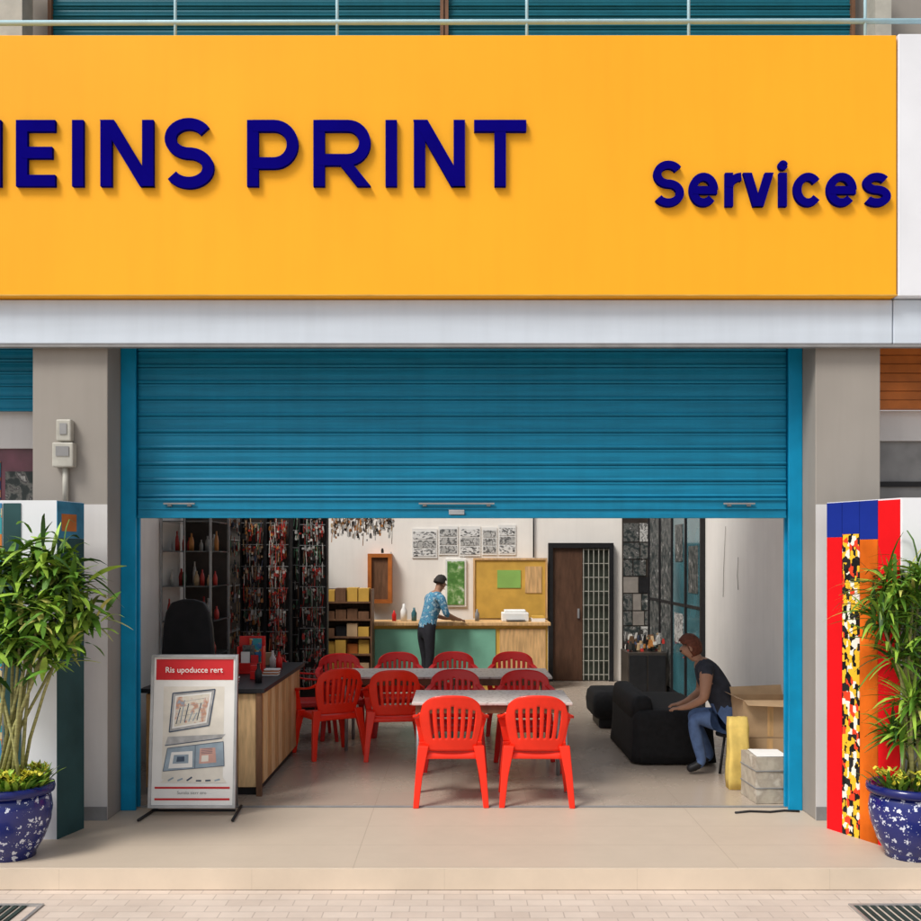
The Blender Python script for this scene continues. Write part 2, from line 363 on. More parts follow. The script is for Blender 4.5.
for ch, a, b, t in (('S', 652, 683, 162.5), ('e', 688, 717, 174.5), ('r', 724, 740, 174.5), ('v', 742, 772, 174.5), ('i', 777, 786, 174.5), ('c', 792, 821, 174.5), ('e', 825, 855, 174.5), ('s', 861, 889, 174.5)):
    letter(ch, a, b, -208, -t, 7.9, .035)
solo(box('neighbour_sign', 3.166, 6.5, -.45, -.06, 3.829, 5.725, M['white_panel'], bevel=.006), 'plain white sign panel next to the yellow sign', 'sign')

# ---------------------------------------------------------------- roller shutter
rs = thing('roller_shutter', 'blue roller shutter rolled partly down over the shop opening', 'shutter', (0, 0, 0))
slats('shutter_curtain', -2.49, 2.515, 2.40, 3.66, .050, .126, .020, M['shutter'], rs)
bb = box('bottom_bar', -2.485, 2.51, .005, .06, 2.243, 2.398, M['shutter'], rs, bevel=.006)
boxes('bar_rib', [(-2.48, 2.505, -.006, .0045, 2.244, 2.262), (-2.48, 2.505, -.004, .0045, 2.31, 2.322), (-2.48, 2.505, -.006, .0045, 2.378, 2.392)], M['shutter'], bb, True)
for x0, x1 in ((-2.28, -2.04), (-.32, .26), (2.02, 2.26)):
    boxes('handle', [(x0, x1, -.022, -.006, 2.347, 2.359), (x0+.03, x0+.06, -.014, .005, 2.333, 2.3465), (x1-.06, x1-.03, -.014, .005, 2.333, 2.3465)], M['grey'], bb, True)
box('lock_plate', -.09, .03, -.012, -.005, 2.268, 2.306, M['steel'], bb, True, .003)
for x0, x1 in ((-2.604, -2.49), (2.516, 2.62)):
    boxes('guide_rail', [(x0, x1, -.03, .0, 0, 3.66), (x0, x1, .065, .10, 0, 3.66), (x0 if x0 < 0 else x1-.03, x0+.03 if x0 < 0 else x1, .001, .064, 0, 3.66)], M['rail'], rs, bevel=.004)
box('floor_track', -2.6, 2.62, .061, .10, .001, .006, M['grey'], rs)

mb = thing('meter_box', 'small beige electricity meter box with conduit on the pier', 'meter box', (-2.9, -.32, 2.3))
each('meter_case', [(-2.985, -2.83, -.38, -.301, 2.60, 2.78), (-2.96, -2.85, -.37, -.301, 2.79, 2.95)], M['box'], mb, bevel=.01)
each('meter_window', [(-2.955, -2.86, -.386, -.381, 2.68, 2.75), (-2.93, -2.88, -.376, -.371, 2.84, 2.92)], M['grey'], mb)
tube('conduit', [(-2.905, -.33, 2.33), (-2.905, -.33, 2.60)], .022, M['box'], mb)

# neighbours
ns = thing('neighbour_shutter', 'teal roller shutter of the neighbouring shop, half raised', 'shutter', (-4.4, .2, 3.0))
slats('shutter_curtain', -5.6, -3.22, 3.08, 3.66, .12, .1, .02, M['shutter'], ns)
box('guide_rail', -3.21, -3.165, .05, .16, 0, 3.66, M['greenblk'], ns)
nl = thing('neighbour_shopfront', 'neighbouring shopfront with pale lintel band over dark red display', 'shopfront', (-4.4, .6, 0))
box('lintel_band', -5.8, -3.17, .19, .29, 2.80, 3.4, M['pierlow'], nl)
box('display_window', -5.8, -3.17, .22, .29, .5, 2.799, M['maroon'], nl)
each('window_poster', [(-3.60, -3.36, .21, .2195, 2.30, 2.62), (-3.33, -3.20, .21, .2195, 2.42, 2.70), (-3.9, -3.64, .21, .2195, 2.4, 2.7)], [M['darkphoto'], pm('pink_poster', (.42, .20, .22), .5, .4, 9), M['pat3']], nl, mi=[0, 1, 2])
box('stall_riser', -5.8, -3.17, .20, .29, 0, .499, M['pierlow'], nl)
nr = thing('neighbour_shopfront', 'neighbouring shopfront with orange slatted wood above grey glass', 'shopfront', (4.4, .6, 0))
boxes('wood_slats', [(3.12, 5.8, .10+.01*(i % 2), .18, 3.10+i*.07, 3.165+i*.07) for i in range(8)], M['orange'], nr)
box('lintel_band', 3.165, 5.8, .19, .29, 2.86, 3.098, M['pierlow'], nr)
box('glazing', 3.165, 5.8, .23, .29, .5, 2.859, M['grey'], nr)
each('glazing_bar', [(3.165, 5.8, .21, .229, 2.50, 2.54), (3.70, 3.74, .215, .229, .5, 2.499)], M['dark'], nr)
box('stall_riser', 3.165, 5.8, .20, .29, 0, .499, M['pierlow'], nr)

# ---------------------------------------------------------------- display pillars outside
def between(a, b, t): return (a[0]+(b[0]-a[0])*t, a[1]+(b[1]-a[1])*t)
def facepanel(name, a, b, t0, t1, z0, z1, off, mat, parent):
    p, q = between(a, b, t0), between(a, b, t1); d = Vector((b[0]-a[0], b[1]-a[1])).normalized(); n = Vector((d.y, -d.x))*off
    pts = [p, q, (q[0]+n.x, q[1]+n.y), (p[0]+n.x, p[1]+n.y)]
    area = sum(pts[i][0]*pts[(i+1) % 4][1]-pts[(i+1) % 4][0]*pts[i][1] for i in range(4))
    if area < 0: pts.reverse()
    return prism(name, pts, z0, z1, mat, parent)
ap = thing('display_pillar', 'tall white display box with red, blue and patterned printed stripes', 'display box', (3.1, -.8, 0))
A, B = (2.625, -.52), (2.905, -1.09)
prism('pillar_body', [A, B, (3.7, -1.09), (3.7, -.52)], .0, 2.33, M['white_panel'], ap)
n_ = Vector((B[1]-A[1], -(B[0]-A[0]))).normalized()
sgn = .006 if n_.x < 0 else -.006
cols = [(0, .22, 'redpaint', 2.08, 'bluepaint'), (.22, .46, 'pat1', 2.10, 'bluepaint'), (.46, .70, 'orangepaint', 2.06, 'bluepaint'), (.70, .98, 'redpaint', None, None)]
for t0, t1, m, zt, top in cols:
    facepanel('printed_stripe', A, B, t0+.004, t1-.004, .0, zt or 2.32, sgn, M[m], ap)
    if top: facepanel('printed_stripe', A, B, t0+.004, t1-.004, zt+.002, 2.325, sgn, M[top], ap)
al = thing('display_pillar', 'tall white display box with dark green side and colourful print on top', 'display box', (-3.1, -.7, 0))
A2, B2 = (-2.70, -.52), (-2.775, -.80)
prism('pillar_body', [(-3.5, -.52), (-3.5, -.80), B2, A2], 0, 2.33, M['white_panel'], al)
n_ = Vector((A2[1]-B2[1], -(A2[0]-B2[0]))).normalized(); sgn = .006 if n_.x > 0 else -.006
facepanel('printed_side', B2, A2, .0, 1., .0, 2.07, sgn, M['greenblk'], al)
facepanel('printed_side', B2, A2, .0, 1., 2.072, 2.325, sgn, pm('teal_orange_print', (.05, .22, .36), .6, .5, 5), al)
facepanel('printed_patch', B2, A2, .15, .7, 2.12, 2.24, sgn*1.4, M['orange'], al)
box('printed_panel', -3.14, -3.02, -.807, -.801, .05, 2.31, M['greenblk'], al)
box('printed_panel', -3.48, -3.15, -.807, -.801, .05, 2.31, M['pat3'], al)

# ---------------------------------------------------------------- pots and plants
def pot(x, y, label):
    t = thing('plant_pot', label, 'plant pot', (x, y, 0), group='porcelain plant pots by the shopfront'); k = .91
    def pf(l): return [(r*k, z) for r, z in l]
    lathe('pot_body', pf([(.15, 0), (.165, .0), (.165, .03), (.175, .04), (.22, .11), (.262, .22), (.275, .31), (.265, .38), (.255, .41)]), M['pot'], t, True)
    lathe('pot_rim', pf([(.256, .411), (.285, .415), (.292, .44), (.287, .465), (.26, .47), (.245, .455), (.24, .42)]), M['potrim'], t, True)
    lathe('soil', pf([(.239, .40), (.236, .43), (.02, .445)]), M['soil'], t, True)
PX0, PX1, PY = -2.915, 2.915, -1.17
pot(PX0, PY, 'blue and white floral porcelain pot holding a bamboo plant')
pot(PX1, PY, 'blue and white floral porcelain pot holding a spiky plant')
def leafstrip(V, F, I, base, d, ln, wd, droop, mi, n=5):
    d = Vector(d).normalized(); side = d.cross(Vector((0, 0, 1)))
    if side.length < .05: side = Vector((R.uniform(-1, 1), R.uniform(-1, 1), 0))
    side.normalize(); side = (side+Vector((0, 0, R.uniform(-.5, .5)))).normalized()
    b = len(V); p = Vector(base)
    for i in range(n+1):
        t = i/n; wv = wd*math.sin(math.pi*min(.97, .12+t*.88))**.8*.5
        V += [p+side*wv, p-side*wv]
        dd = (d+Vector((0, 0, -1))*droop*t).normalized(); p = p+dd*ln/n
    for i in range(n): F.append((b+2*i, b+2*i+1, b+2*i+3, b+2*i+2)); I.append(mi)
def plant(x, y, name, label, heads, stems, leaflen, leafw, per, spread, elm):
    t = thing(name, label, 'plant', (x, y, .44))
    V, F = [], []
    for s in stems:
        v, f = tube(None, s, .013, None, r1=.008, seg=7); b = len(V); V += v; F += [tuple(b+i for i in g) for g in f]
    mk('stem', V, F, M['stem'], None, t, True, smooth=True)
    V, F, I = [], [], []
    for (hx, hy, hz, sc) in heads:
        tone = R.choice([[0, 0, 0, 1, 1, 2], [0, 1, 1, 1, 0, 0, 3], [0, 0, 2, 1, 1]])
        for k in range(per):
            a = R.uniform(0, 2*math.pi); el = R.gauss(elm, .55)
            d = (math.cos(a)*math.cos(el), math.sin(a)*math.cos(el), math.sin(el))
            o = Vector((hx, hy, hz))+Vector((R.gauss(0, 1), R.gauss(0, 1), R.gauss(0, 1)))*spread*sc
            leafstrip(V, F, I, o, d, leaflen*R.uniform(.55, 1.15)*sc, leafw*R.uniform(.7, 1.2), R.uniform(.5, 1.5), R.choice(tone))
    mk('foliage', V, F, [M['leaf'], M['leaf2'], M['leaf3'], M['leaf4']], I, t, True)
def stemto(x, y, z, bx=0, by=0):
    return [(bx, by, -.03), (bx+(x-bx)*.25, by+(y-by)*.25, z*.35), (bx+(x-bx)*.62, by+(y-by)*.6, z*.7), (x, y, z)]
hl = [(.36, .0, 1.30, 1.0), (.20, -.05, 1.48, 1), (.0, .03, 1.42, 1), (.42, .05, 1.08, .95), (.24, -.1, 1.16, 1), (.05, -.08, 1.12, 1), (-.2, 0, 1.36, 1), (-.28, .05, 1.1, 1), (.32, -.03, .92, .9), (.13, .0, .92, .9), (-.10, -.05, .88, .9), (.16, .06, 1.28, 1), (.38, -.05, 1.18, .9), (.10, -.1, 1.0, .95), (.30, .0, 1.40, .9)]
plant(PX0, PY, 'bamboo_plant', 'leafy green bamboo-like plant with thin canes in a pot', hl, [stemto(h[0], h[1], h[2]-.03, R.uniform(-.1, .1), R.uniform(-.08, .08)) for h in hl], .25, .042, 72, .07, .35)
hr = [(-.14, 0, 1.28, 1), (.06, -.04, 1.36, 1), (.20, .03, 1.27, 1), (-.20, -.05, 1.08, .95), (-.02, .04, 1.10, 1), (.16, -.08, .98, 1), (-.10, -.05, .86, .95), (.08, .05, .80, .9), (.24, 0, .80, .9), (-.04, -.1, .58, .85), (.13, -.08, .5, .85), (-.06, .02, .34, .75), (.1, -.05, .3, .75), (.22, 0, .55, .8), (0, -.05, 1.22, .9)]
plant(PX1, PY, 'spiky_plant', 'spiky narrow-leaved green plant with arching leaves in a pot', hr, [stemto(h[0], h[1], h[2], R.uniform(-.08, .1), R.uniform(-.08, .08)) for h in hr], .34, .027, 64, .035, .5)
def lowflowers(x, y, label, n):
    V, F, I = [], [], []
    for k in range(n):
        a = R.uniform(0, 6.28); r = .22*math.sqrt(R.random()); h = .06+.10*R.random()
        px, py = r*math.cos(a), r*math.sin(a)
        leafstrip(V, F, I, (px, py, 0), (math.cos(a)*.6+R.uniform(-.5, .5), math.sin(a)*.6, 1), h, .03, .8, 0 if R.random() < .5 else 1, 3)
        for q in range(3):
            leafstrip(V, F, I, (px, py, h*.7), (R.uniform(-1, 1), R.uniform(-1, 1), .6), .045, .022, .3, R.choice([2, 2, 0]), 2)
    o = mk('ground_cover_plant', V, F, [M['leaf2'], M['leaf'], M['bloom']], I)
    o.location = (x, y, .445); o['label'] = label; o['category'] = 'plant'
lowflowers(PX0, PY, 'low yellow-green flowering plants filling the top of the pot', 190)
lowflowers(PX1, PY, 'low green plants filling the top of the pot', 90)

# ---------------------------------------------------------------- poster stand
ps = thing('poster_stand', 'metal framed poster stand with a red-headed white advertising poster', 'poster stand', (-2.01, -.14, 0))
def lean(z): return -.17+.10*(z/1.18)
def leanbox(name, x0, x1, z0, z1, off, th, mat, parent=ps, bevel=0):
    V = []
    for z in (z0, z1):
        y = lean(z)-off; V += [(x0, y-th, z), (x1, y-th, z), (x1, y, z), (x0, y, z)]
    return mk(name, V, [tuple(f) for f in BF], mat, None, parent, bevel=bevel)
leanbox('poster_board', -2.33, -1.705, .08, 1.185, 0, .015, M['paper'])
leanbox('frame', -2.345, -2.325, .06, 1.20, -.004, .035, M['steel']); leanbox('frame', -1.71, -1.69, .06, 1.20, -.004, .035, M['steel'])
leanbox('frame', -2.324, -1.711, 1.18, 1.20, -.004, .035, M['steel']); leanbox('frame', -2.324, -1.711, .06, .08, -.004, .035, M['steel'])
leanbox('printed_header', -2.31, -1.725, 1.01, 1.165, .0151, .002, M['softred'])
leanbox('printed_rule', -2.30, -1.735, .20, .214, .0151, .002, M['softred'])
leanbox('printed_rule', -2.30, -1.735, .115, .13, .0151, .002, M['softred'])
bl = pm('poster_blue_grey', (.30, .38, .45), .5, .25, 9); cr = pm('poster_cream', (.74, .70, .62), .5, .1, 9); pk = pm('poster_pink', (.62, .36, .30), .5, .2, 9)
mid = pm('poster_grey', (.42, .42, .42), .5, .3, 14); dk = pm('poster_dark_blue', (.06, .09, .14), .5, .3, 14)
PV, PF, PI = [], [], []
def poly(pts, lay, mi):
    b = len(PV); PV.extend([(x, lean(z)-.0151-.0007*(lay+1), z) for x, z in pts]); PF.append(tuple(range(b, b+len(pts)))); PI.append(mi)
def ln(x0, z0, x1, z1, lay, mi, w=.005):
    d = Vector((x1-x0, z1-z0)).normalized()*w/2; poly([(x0+d.y, z0-d.x), (x1+d.y, z1-d.x), (x1-d.y, z1+d.x), (x0-d.y, z0+d.x)], lay, mi)
# 0 cream 1 grey 2 blue-grey 3 pink 4 picture 5 dark 6 paper
poly([(-2.25, .27), (-1.79, .27), (-1.79, .96), (-2.25, .96)], 0, 0)
poly([(-2.20, .62), (-1.90, .67), (-1.86, .94), (-2.18, .91)], 1, 1)
poly([(-2.18, .645), (-1.92, .69), (-1.885, .92), (-2.16, .89)], 2, 6)
poly([(-2.165, .66), (-1.93, .70), (-1.90, .905), (-2.15, .88)], 3, 4)
for i in range(7):
    t = i/7; ln(-2.15+t*.22, .68+t*.04, -2.12+t*.22, .74+R.random()*.12+t*.03, 4, R.choice([2, 3, 5]), .007)
for i in range(5): ln(-2.15, .70+i*.035, -1.93, .735+i*.035, 5, 1, .0025)
for a, b in (((-2.20, .62), (-1.90, .67)), ((-1.90, .67), (-1.86, .94)), ((-1.86, .94), (-2.18, .91)), ((-2.18, .91), (-2.20, .62))): ln(a[0], a[1], b[0], b[1], 5, 5, .008)
poly([(-2.23, .52), (-1.80, .575), (-1.775, .605), (-2.21, .585)], 2, 1)
ln(-2.23, .52, -1.80, .575, 4, 5, .006)
poly([(-2.24, .33), (-1.78, .37), (-1.79, .55), (-2.21, .50)], 3, 2)
poly([(-2.20, .35), (-2.02, .36), (-2.02, .48), (-2.18, .47)], 4, 6)
poly([(-2.17, .385), (-2.05, .39), (-2.05, .455), (-2.16, .45)], 5, 2); poly([(-2.14, .40), (-2.08, .403), (-2.08, .44), (-2.135, .438)], 6, 5)
poly([(-1.97, .385), (-1.84, .395), (-1.85, .505), (-1.965, .50)], 4, 3); poly([(-1.955, .40), (-1.90, .404), (-1.90, .45), (-1.95, .446)], 5, 0)
for i in range(4): ln(-1.955, .46+i*.011, -1.87, .466+i*.011, 5, 5, .003)
for a, b in (((-2.24, .33), (-1.78, .37)), ((-1.78, .37), (-1.79, .55)), ((-1.79, .55), (-2.21, .50)), ((-2.21, .50), (-2.24, .33)), ((-2.0, .35), (-2.0, .52))): ln(a[0], a[1], b[0], b[1], 5, 5, .004)
poly([(-2.26, .245), (-1.76, .245), (-1.80, .30), (-2.20, .30)], 4, 0)
for i in range(6): ln(-2.20+i*.07, .26, -2.16+i*.07, .26+R.random()*.03, 5, R.choice([2, 3, 5]), .012)
mk('printed_picture', PV, PF, [cr, mid, bl, pk, M['poster_img'], dk, M['paper']], PI, ps)
def text(s, x, y, z, size, mat, parent, bold=.0, name='lettering'):
    cu = bpy.data.curves.new(name, 'FONT'); cu.body = s; cu.size = size; cu.align_x = 'CENTER'; cu.align_y = 'CENTER'; cu.offset = bold
    o = bpy.data.objects.new('tmp', cu); C.objects.link(o); dg = bpy.context.evaluated_depsgraph_get(); dg.update()
    me = bpy.data.meshes.new_from_object(o.evaluated_get(dg)); bpy.data.objects.remove(o)
    me.transform(Matrix.Translation((x, y, z)) @ Matrix.Rotation(math.pi/2, 4, 'X')); me.materials.clear(); me.materials.append(mat)
    q = bpy.data.objects.new(name, me); C.objects.link(q); return par(q, parent)
text('Ris upoducce rert', -2.02, lean(1.0)-.024, 1.085, .060, M['paper'], ps, .0005)
text('Surolo sicrr ero', -2.02, lean(.17)-.0185, .17, .034, M['grey'], ps)
for x in (-2.33, -1.70): tube('stand_foot', [(x-.03 if x < -2 else x+.03, -.36, .014), (x, .06, .014)], .011, M['dark'], ps)
tube('stand_foot', [(-2.33, -.14, .03), (-1.70, -.14, .03)], .01, M['dark'], ps)
tube('stand_leg', [(-2.30, .05, .02), (-2.30, -.07, 1.1)], .008, M['steel'], ps); tube('stand_leg', [(-1.73, .05, .02), (-1.73, -.07, 1.1)], .008, M['steel'], ps)

# ---------------------------------------------------------------- chairs
def build_chair(mat, label):
    t = thing('plastic_chair', label, 'chair', group='red plastic armchairs around the tables')
    nu, nv = 44, 26; V, F = [], []
    for j in range(nv+1):
        v = j/nv
        for i in range(nu+1):
            u = -1+2*i/nu; hw = .185+.060*math.sin(min(1, v*1.25)*math.pi/2)-.05*max(0, v-.75)*4*.5
            top = .40+.045*(1-abs(u)**2.6)-.03*abs(u)**6
            V.append((u*hw, -.20-.10*v+.055*u*u*(.4+v*.6), .43+v*top))
    for j in range(nv):
        for i in range(nu):
            u = abs(-1+2*(i+.5)/nu); v = (j+.5)/nv; s = (i-2) % 5
            slot = (s in (0, 1)) and 5 <= i <= nu-5 and .24 < v < .72+.07*(1-u*u)
            if not slot: F.append((j*(nu+1)+i, j*(nu+1)+i+1, (j+1)*(nu+1)+i+1, (j+1)*(nu+1)+i))
    o = mk('backrest', V, F, mat, None, t, True, smooth=True)
    s = o.modifiers.new('s', 'SOLIDIFY'); s.thickness = .013; s.offset = 0
    V, F = [], []; n = 20
    for j in range(n+1):
        for i in range(n+1):
            u, v = -1+2*i/n, -1+2*j/n; e = max(abs(u), abs(v))
            x, y = u*.225, v*.215+.01
            if abs(u) > .8 and abs(v) > .8: x *= .985; y *= .985
            z = .425-.018*(1-u*u)*(1-v*v)-(.055 if e > .99 else (.012 if e > .89 else 0)); V.append((x, y, z))
    for j in range(n):
        for i in range(n): F.append((j*(n+1)+i, j*(n+1)+i+1, (j+1)*(n+1)+i+1, (j+1)*(n+1)+i))
    o = mk('seat', V, F, mat, None, t, True, smooth=True); s = o.modifiers.new('s', 'SOLIDIFY'); s.thickness = .01
    def leg(sx, yt, yb, zt):
        V = []
        for z, x, y, hw, hd in ((0, .272, yb, .022, .017), (zt*.5, .250, (yt+yb)/2, .028, .020), (zt, .216, yt, .042, .026)):
            V += [(sx*x-hw, y-hd, z), (sx*x+hw, y-hd, z), (sx*x+hw, y+hd, z), (sx*x-hw, y+hd, z)]
        F = [(3, 2, 1, 0), (8, 9, 10, 11)]
        for k in (0, 4):
            for q in range(4): F.append((k+q, k+(q+1) % 4, k+4+(q+1) % 4, k+4+q))
        mk('leg', V, F, mat, None, t, True, bevel=.006)
    for sx in (-1, 1): leg(sx, -.195, -.262, .47); leg(sx, .205, .25, .43)
    for sx in (-1, 1):
        pts = [(.218, -.235, .73), (.25, -.19, .70), (.272, -.09, .675), (.28, .03, .665), (.277, .13, .655), (.268, .195, .62), (.25, .222, .55), (.228, .222, .43)]
        V, F = [], []
        for i, p in enumerate(pts):
            p0, p1 = Vector(pts[max(i-1, 0)]), Vector(pts[min(i+1, len(pts)-1)]); tt = (p1-p0).normalized()
            nrm = tt.cross(Vector((1, 0, 0))).normalized()*.008; lat = Vector((.028, 0, 0)); c = Vector((sx*p[0], p[1], p[2]))
            V += [c-lat-nrm, c+lat-nrm, c+lat+nrm, c-lat+nrm]
        n = len(pts); F = [(3, 2, 1, 0), (4*n-4, 4*n-3, 4*n-2, 4*n-1)]
        for i in range(n-1):
            for q in range(4): F.append((4*i+q, 4*i+(q+1) % 4, 4*i+4+(q+1) % 4, 4*i+4+q))
        o = mk('armrest', V, F, mat, None, t, True, bevel=.004)
        bm = bmesh.new(); bm.from_mesh(o.data); bmesh.ops.recalc_face_normals(bm, faces=bm.faces); bm.to_mesh(o.data); bm.free()
    return t
def copy_thing(src, loc, rz, label):
    e = src.copy(); C.objects.link(e); e.location = loc; e.rotation_euler = (0, 0, rz); e['label'] = label
    for ch in src.children:
        c = ch.copy(); c.parent = e; C.objects.link(c)
    return e
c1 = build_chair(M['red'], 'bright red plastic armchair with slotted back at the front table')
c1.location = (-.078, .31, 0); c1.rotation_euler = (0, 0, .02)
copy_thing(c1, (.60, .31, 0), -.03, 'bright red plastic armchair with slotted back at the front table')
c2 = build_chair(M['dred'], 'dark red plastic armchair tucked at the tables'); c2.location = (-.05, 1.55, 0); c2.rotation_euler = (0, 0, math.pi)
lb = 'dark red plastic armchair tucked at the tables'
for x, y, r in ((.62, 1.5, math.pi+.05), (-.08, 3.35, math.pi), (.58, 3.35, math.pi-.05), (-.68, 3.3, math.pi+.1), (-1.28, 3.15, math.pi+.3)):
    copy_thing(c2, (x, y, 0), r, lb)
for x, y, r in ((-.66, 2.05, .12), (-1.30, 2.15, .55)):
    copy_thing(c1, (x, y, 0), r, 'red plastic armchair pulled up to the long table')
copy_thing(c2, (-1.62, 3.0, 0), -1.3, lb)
def table(x0, x1, y0, y1, label):
    t = thing('table', label, 'table', ((x0+x1)/2, (y0+y1)/2, 0), group='patterned dining tables')
    box('table_top', x0, x1, y0, y1, .728, .752, M['cloth'], t, bevel=.006)
    each('apron', [(x0+.03, x1-.03, y0+.03, y0+.05, .66, .727), (x0+.03, x1-.03, y1-.05, y1-.03, .66, .727)], M['brown'], t)
    for a in (x0+.05, x1-.05):
        for b in (y0+.07, y1-.07): tube('leg', [(a, b, 0), (a, b, .727)], .018, M['steel'], t)
table(-.40, .92, .48, 1.26, 'table with pale speckled patterned top beside red chairs')
table(-1.20, -.14, 2.25, 3.02, 'table with pale speckled patterned top pushed against another')
table(-.135, .92, 2.25, 3.02, 'table with pale speckled patterned top pushed against another')

# ---------------------------------------------------------------- interior things
ct = thing('display_counter', 'light wooden display counter with vertical plank panels and dark top', 'counter', (-2.0, 1.4, 0))
boxes('counter_core', [(-2.56, -1.66, .46, .85, .07, .83), (-2.15, -1.66, .851, 2.42, .07, .83)], M['brown'], ct)
pl = [(-2.56+i*.15, -2.415+i*.15, .435, .459, .07, .83) for i in range(6)]+[(-1.659, -1.635, .45+i*.1645, .61+i*.1645, .07, .83) for i in range(12)]
boxes('plank_panel', pl, [M['wood'], pm('honey_wood', (.60, .34, .14), .5, .3, 6, .1, stretch=(6, 6, .8)), pm('pale_wood', (.76, .52, .27), .5, .25, 6, .1, stretch=(6, 6, .8))], ct, bevel=.004, mi=[R.randrange(3) for _ in pl])
box('corner_trim', -1.659, -1.615, .415, .449, .0, .84, M['brown'], ct)
boxes('plinth', [(-2.54, -1.67, .48, .84, 0, .069), (-2.13, -1.67, .841, 2.4, 0, .069)], M['dark'], ct)
boxes('counter_top', [(-2.60, -1.59, .40, .88, .841, .875), (-2.18, -1.59, .881, 2.47, .841, .875)], M['dark'], ct)
oc = thing('office_chair', 'black high-backed office chair behind the counter', 'chair', (-2.50, 1.5, 0))
V = []
prof = [(.19, .62), (.23, .8), (.24, 1.05), (.225, 1.3), (.20, 1.44), (.15, 1.53), (.05, 1.56)]
for hw, z in prof: V += [(-hw-2.50, 1.42, z), (hw-2.50, 1.42, z), (hw-2.50, 1.50, z), (-hw-2.50, 1.50, z)]
n = len(prof); F = [(3, 2, 1, 0), (4*n-4, 4*n-3, 4*n-2, 4*n-1)]+[(4*i+q, 4*i+(q+1) % 4, 4*i+4+(q+1) % 4, 4*i+4+q) for i in range(n-1) for q in range(4)]
mk('backrest', V, F, M['dark'], None, oc, bevel=.018)
box('seat', -2.74, -2.26, 1.51, 1.95, .50, .60, M['dark'], oc, bevel=.03)
tube('column', [(-2.50, 1.7, .05), (-2.50, 1.7, .50)], .03, M['dark'], oc)
boxes('base', [(-2.74, -2.26, 1.67, 1.73, .0, .05), (-2.53, -2.47, 1.45, 1.66, .0, .05), (-2.53, -2.47, 1.74, 1.95, 0, .05)], M['dark'], oc)
cb = thing('card_rack', 'small red and white card rack standing on the counter', 'rack', (-1.93, 1.5, .875))
boxes('rack_body', [(-.12, .12, -.06, .1, 0, .02), (-.12, .12, .04, .06, .02, .34), (-.12, -.105, -.06, .039, .02, .25), (.105, .12, -.06, .039, .02, .25), (-.104, .104, -.06, -.045, .02, .1)], M['dred'], cb, True, .003)
each('card', [(-.09, -.01, -.03, -.02, .03, .2), (.0, .07, -.03, -.022, .03, .17), (-.08, .03, -.01, .0, .03, .26), (-.02, .09, .015, .03, .03, .32)], [M['paper'], M['softred'], M['pat3'], M['darkphoto']], cb, True, mi=[0, 1, 3, 2])
def goods(name, n, fn, parent, local=False, k=1., pal=None):
    """small strings, tags, beads and packets as one uncountable mass"""
    V, F, I = [], [], []
    pal = pal or [0, 0, 0, 1, 1, 2, 3, 3, 4, 5, 5, 6, 7, 7, 8]
    for _ in range(n):
        x, y, z, ax, kind = fn()[:5]; b = len(V); mi = R.choice(pal)
        a = R.gauss(0, .4)+(math.pi/2 if ax else 0); ca, sa = math.cos(a), math.sin(a); tilt = R.gauss(0, .06)
        if kind == 0: w_, h_, t_ = R.uniform(.010, .022)*k, R.uniform(.018, .045)*k, .003
        elif kind == 1: w_, h_, t_ = R.uniform(.003, .005)*k, R.uniform(.05, .12)*k, .003
        else: w_, h_, t_ = R.uniform(.008, .014)*k, R.uniform(.010, .018)*k, .008
        top = .6 if kind == 0 else 1
        for dz, ww in ((-h_, w_), (0, w_*1.1), (h_, w_*top)):
            for sx, sy in ((-1, -1), (1, -1), (1, 1), (-1, 1)):
                lx, ly = sx*ww+tilt*dz, sy*t_
                V.append((x+lx*ca-ly*sa, y+lx*sa+ly*ca, z+dz))
        F += [(b+3, b+2, b+1, b), (b+8, b+9, b+10, b+11)]+[(b+o+q, b+o+(q+1) % 4, b+o+4+(q+1) % 4, b+o+4+q) for o in (0, 4) for q in range(4)]; I += [mi]*10
    o = mk(name, V, F, GOODS, I, parent, local); o['kind'] = 'stuff'; return o
def counter_item(x, y, kind, m):
    if kind == 0: return solo(lathe('bottle', [(.03, 0), (.032, .09), (.014, .12), (.012, .16), (.014, .165)], M[m], seg=14, loc=(x, y, .876)), 'small bottle on the dark counter top', 'bottle', 'small goods on the counter')
    if kind == 1: return solo(boxes('carton', [(x-.04, x+.04, y-.03, y+.03, .876, .95), (x-.038, x+.042, y-.028, y+.03, .951, 1.0)], M[m], bevel=.004), 'small carton on the dark counter top', 'carton', 'small goods on the counter')
    return solo(boxes('booklet_stack', [(x-.07+.004*i, x+.07+.003*i, y-.05, y+.05-.002*i, .876+i*.012, .886+i*.012) for i in range(5)], [M['paper'], M[m]], mi=[0, 1, 0, 1, 0]), 'stack of thin booklets on the counter top', 'booklets', 'small goods on the counter')
for x, y, k_, m in ((-1.80, 1.05, 1, 'dred'), (-1.95, .72, 2, 'softred'), (-2.15, .62, 2, 'bluepaint'), (-1.74, 1.85, 0, 'dred'), (-1.82, 1.95, 0, 'paper'), (-1.9, 2.2, 1, 'cardboard'), (-2.05, 1.15, 0, 'orange'), (-2.40, .62, 1, 'brown'), (-2.08, 1.80, 0, 'grey'), (-2.05, 2.1, 1, 'dred'), (-1.72, .80, 0, 'dark'), (-1.98, .98, 0, 'dred'), (-1.72, 1.35, 2, 'orange'), (-2.0, 1.95, 0, 'dark')):
    counter_item(x, y, k_, m)
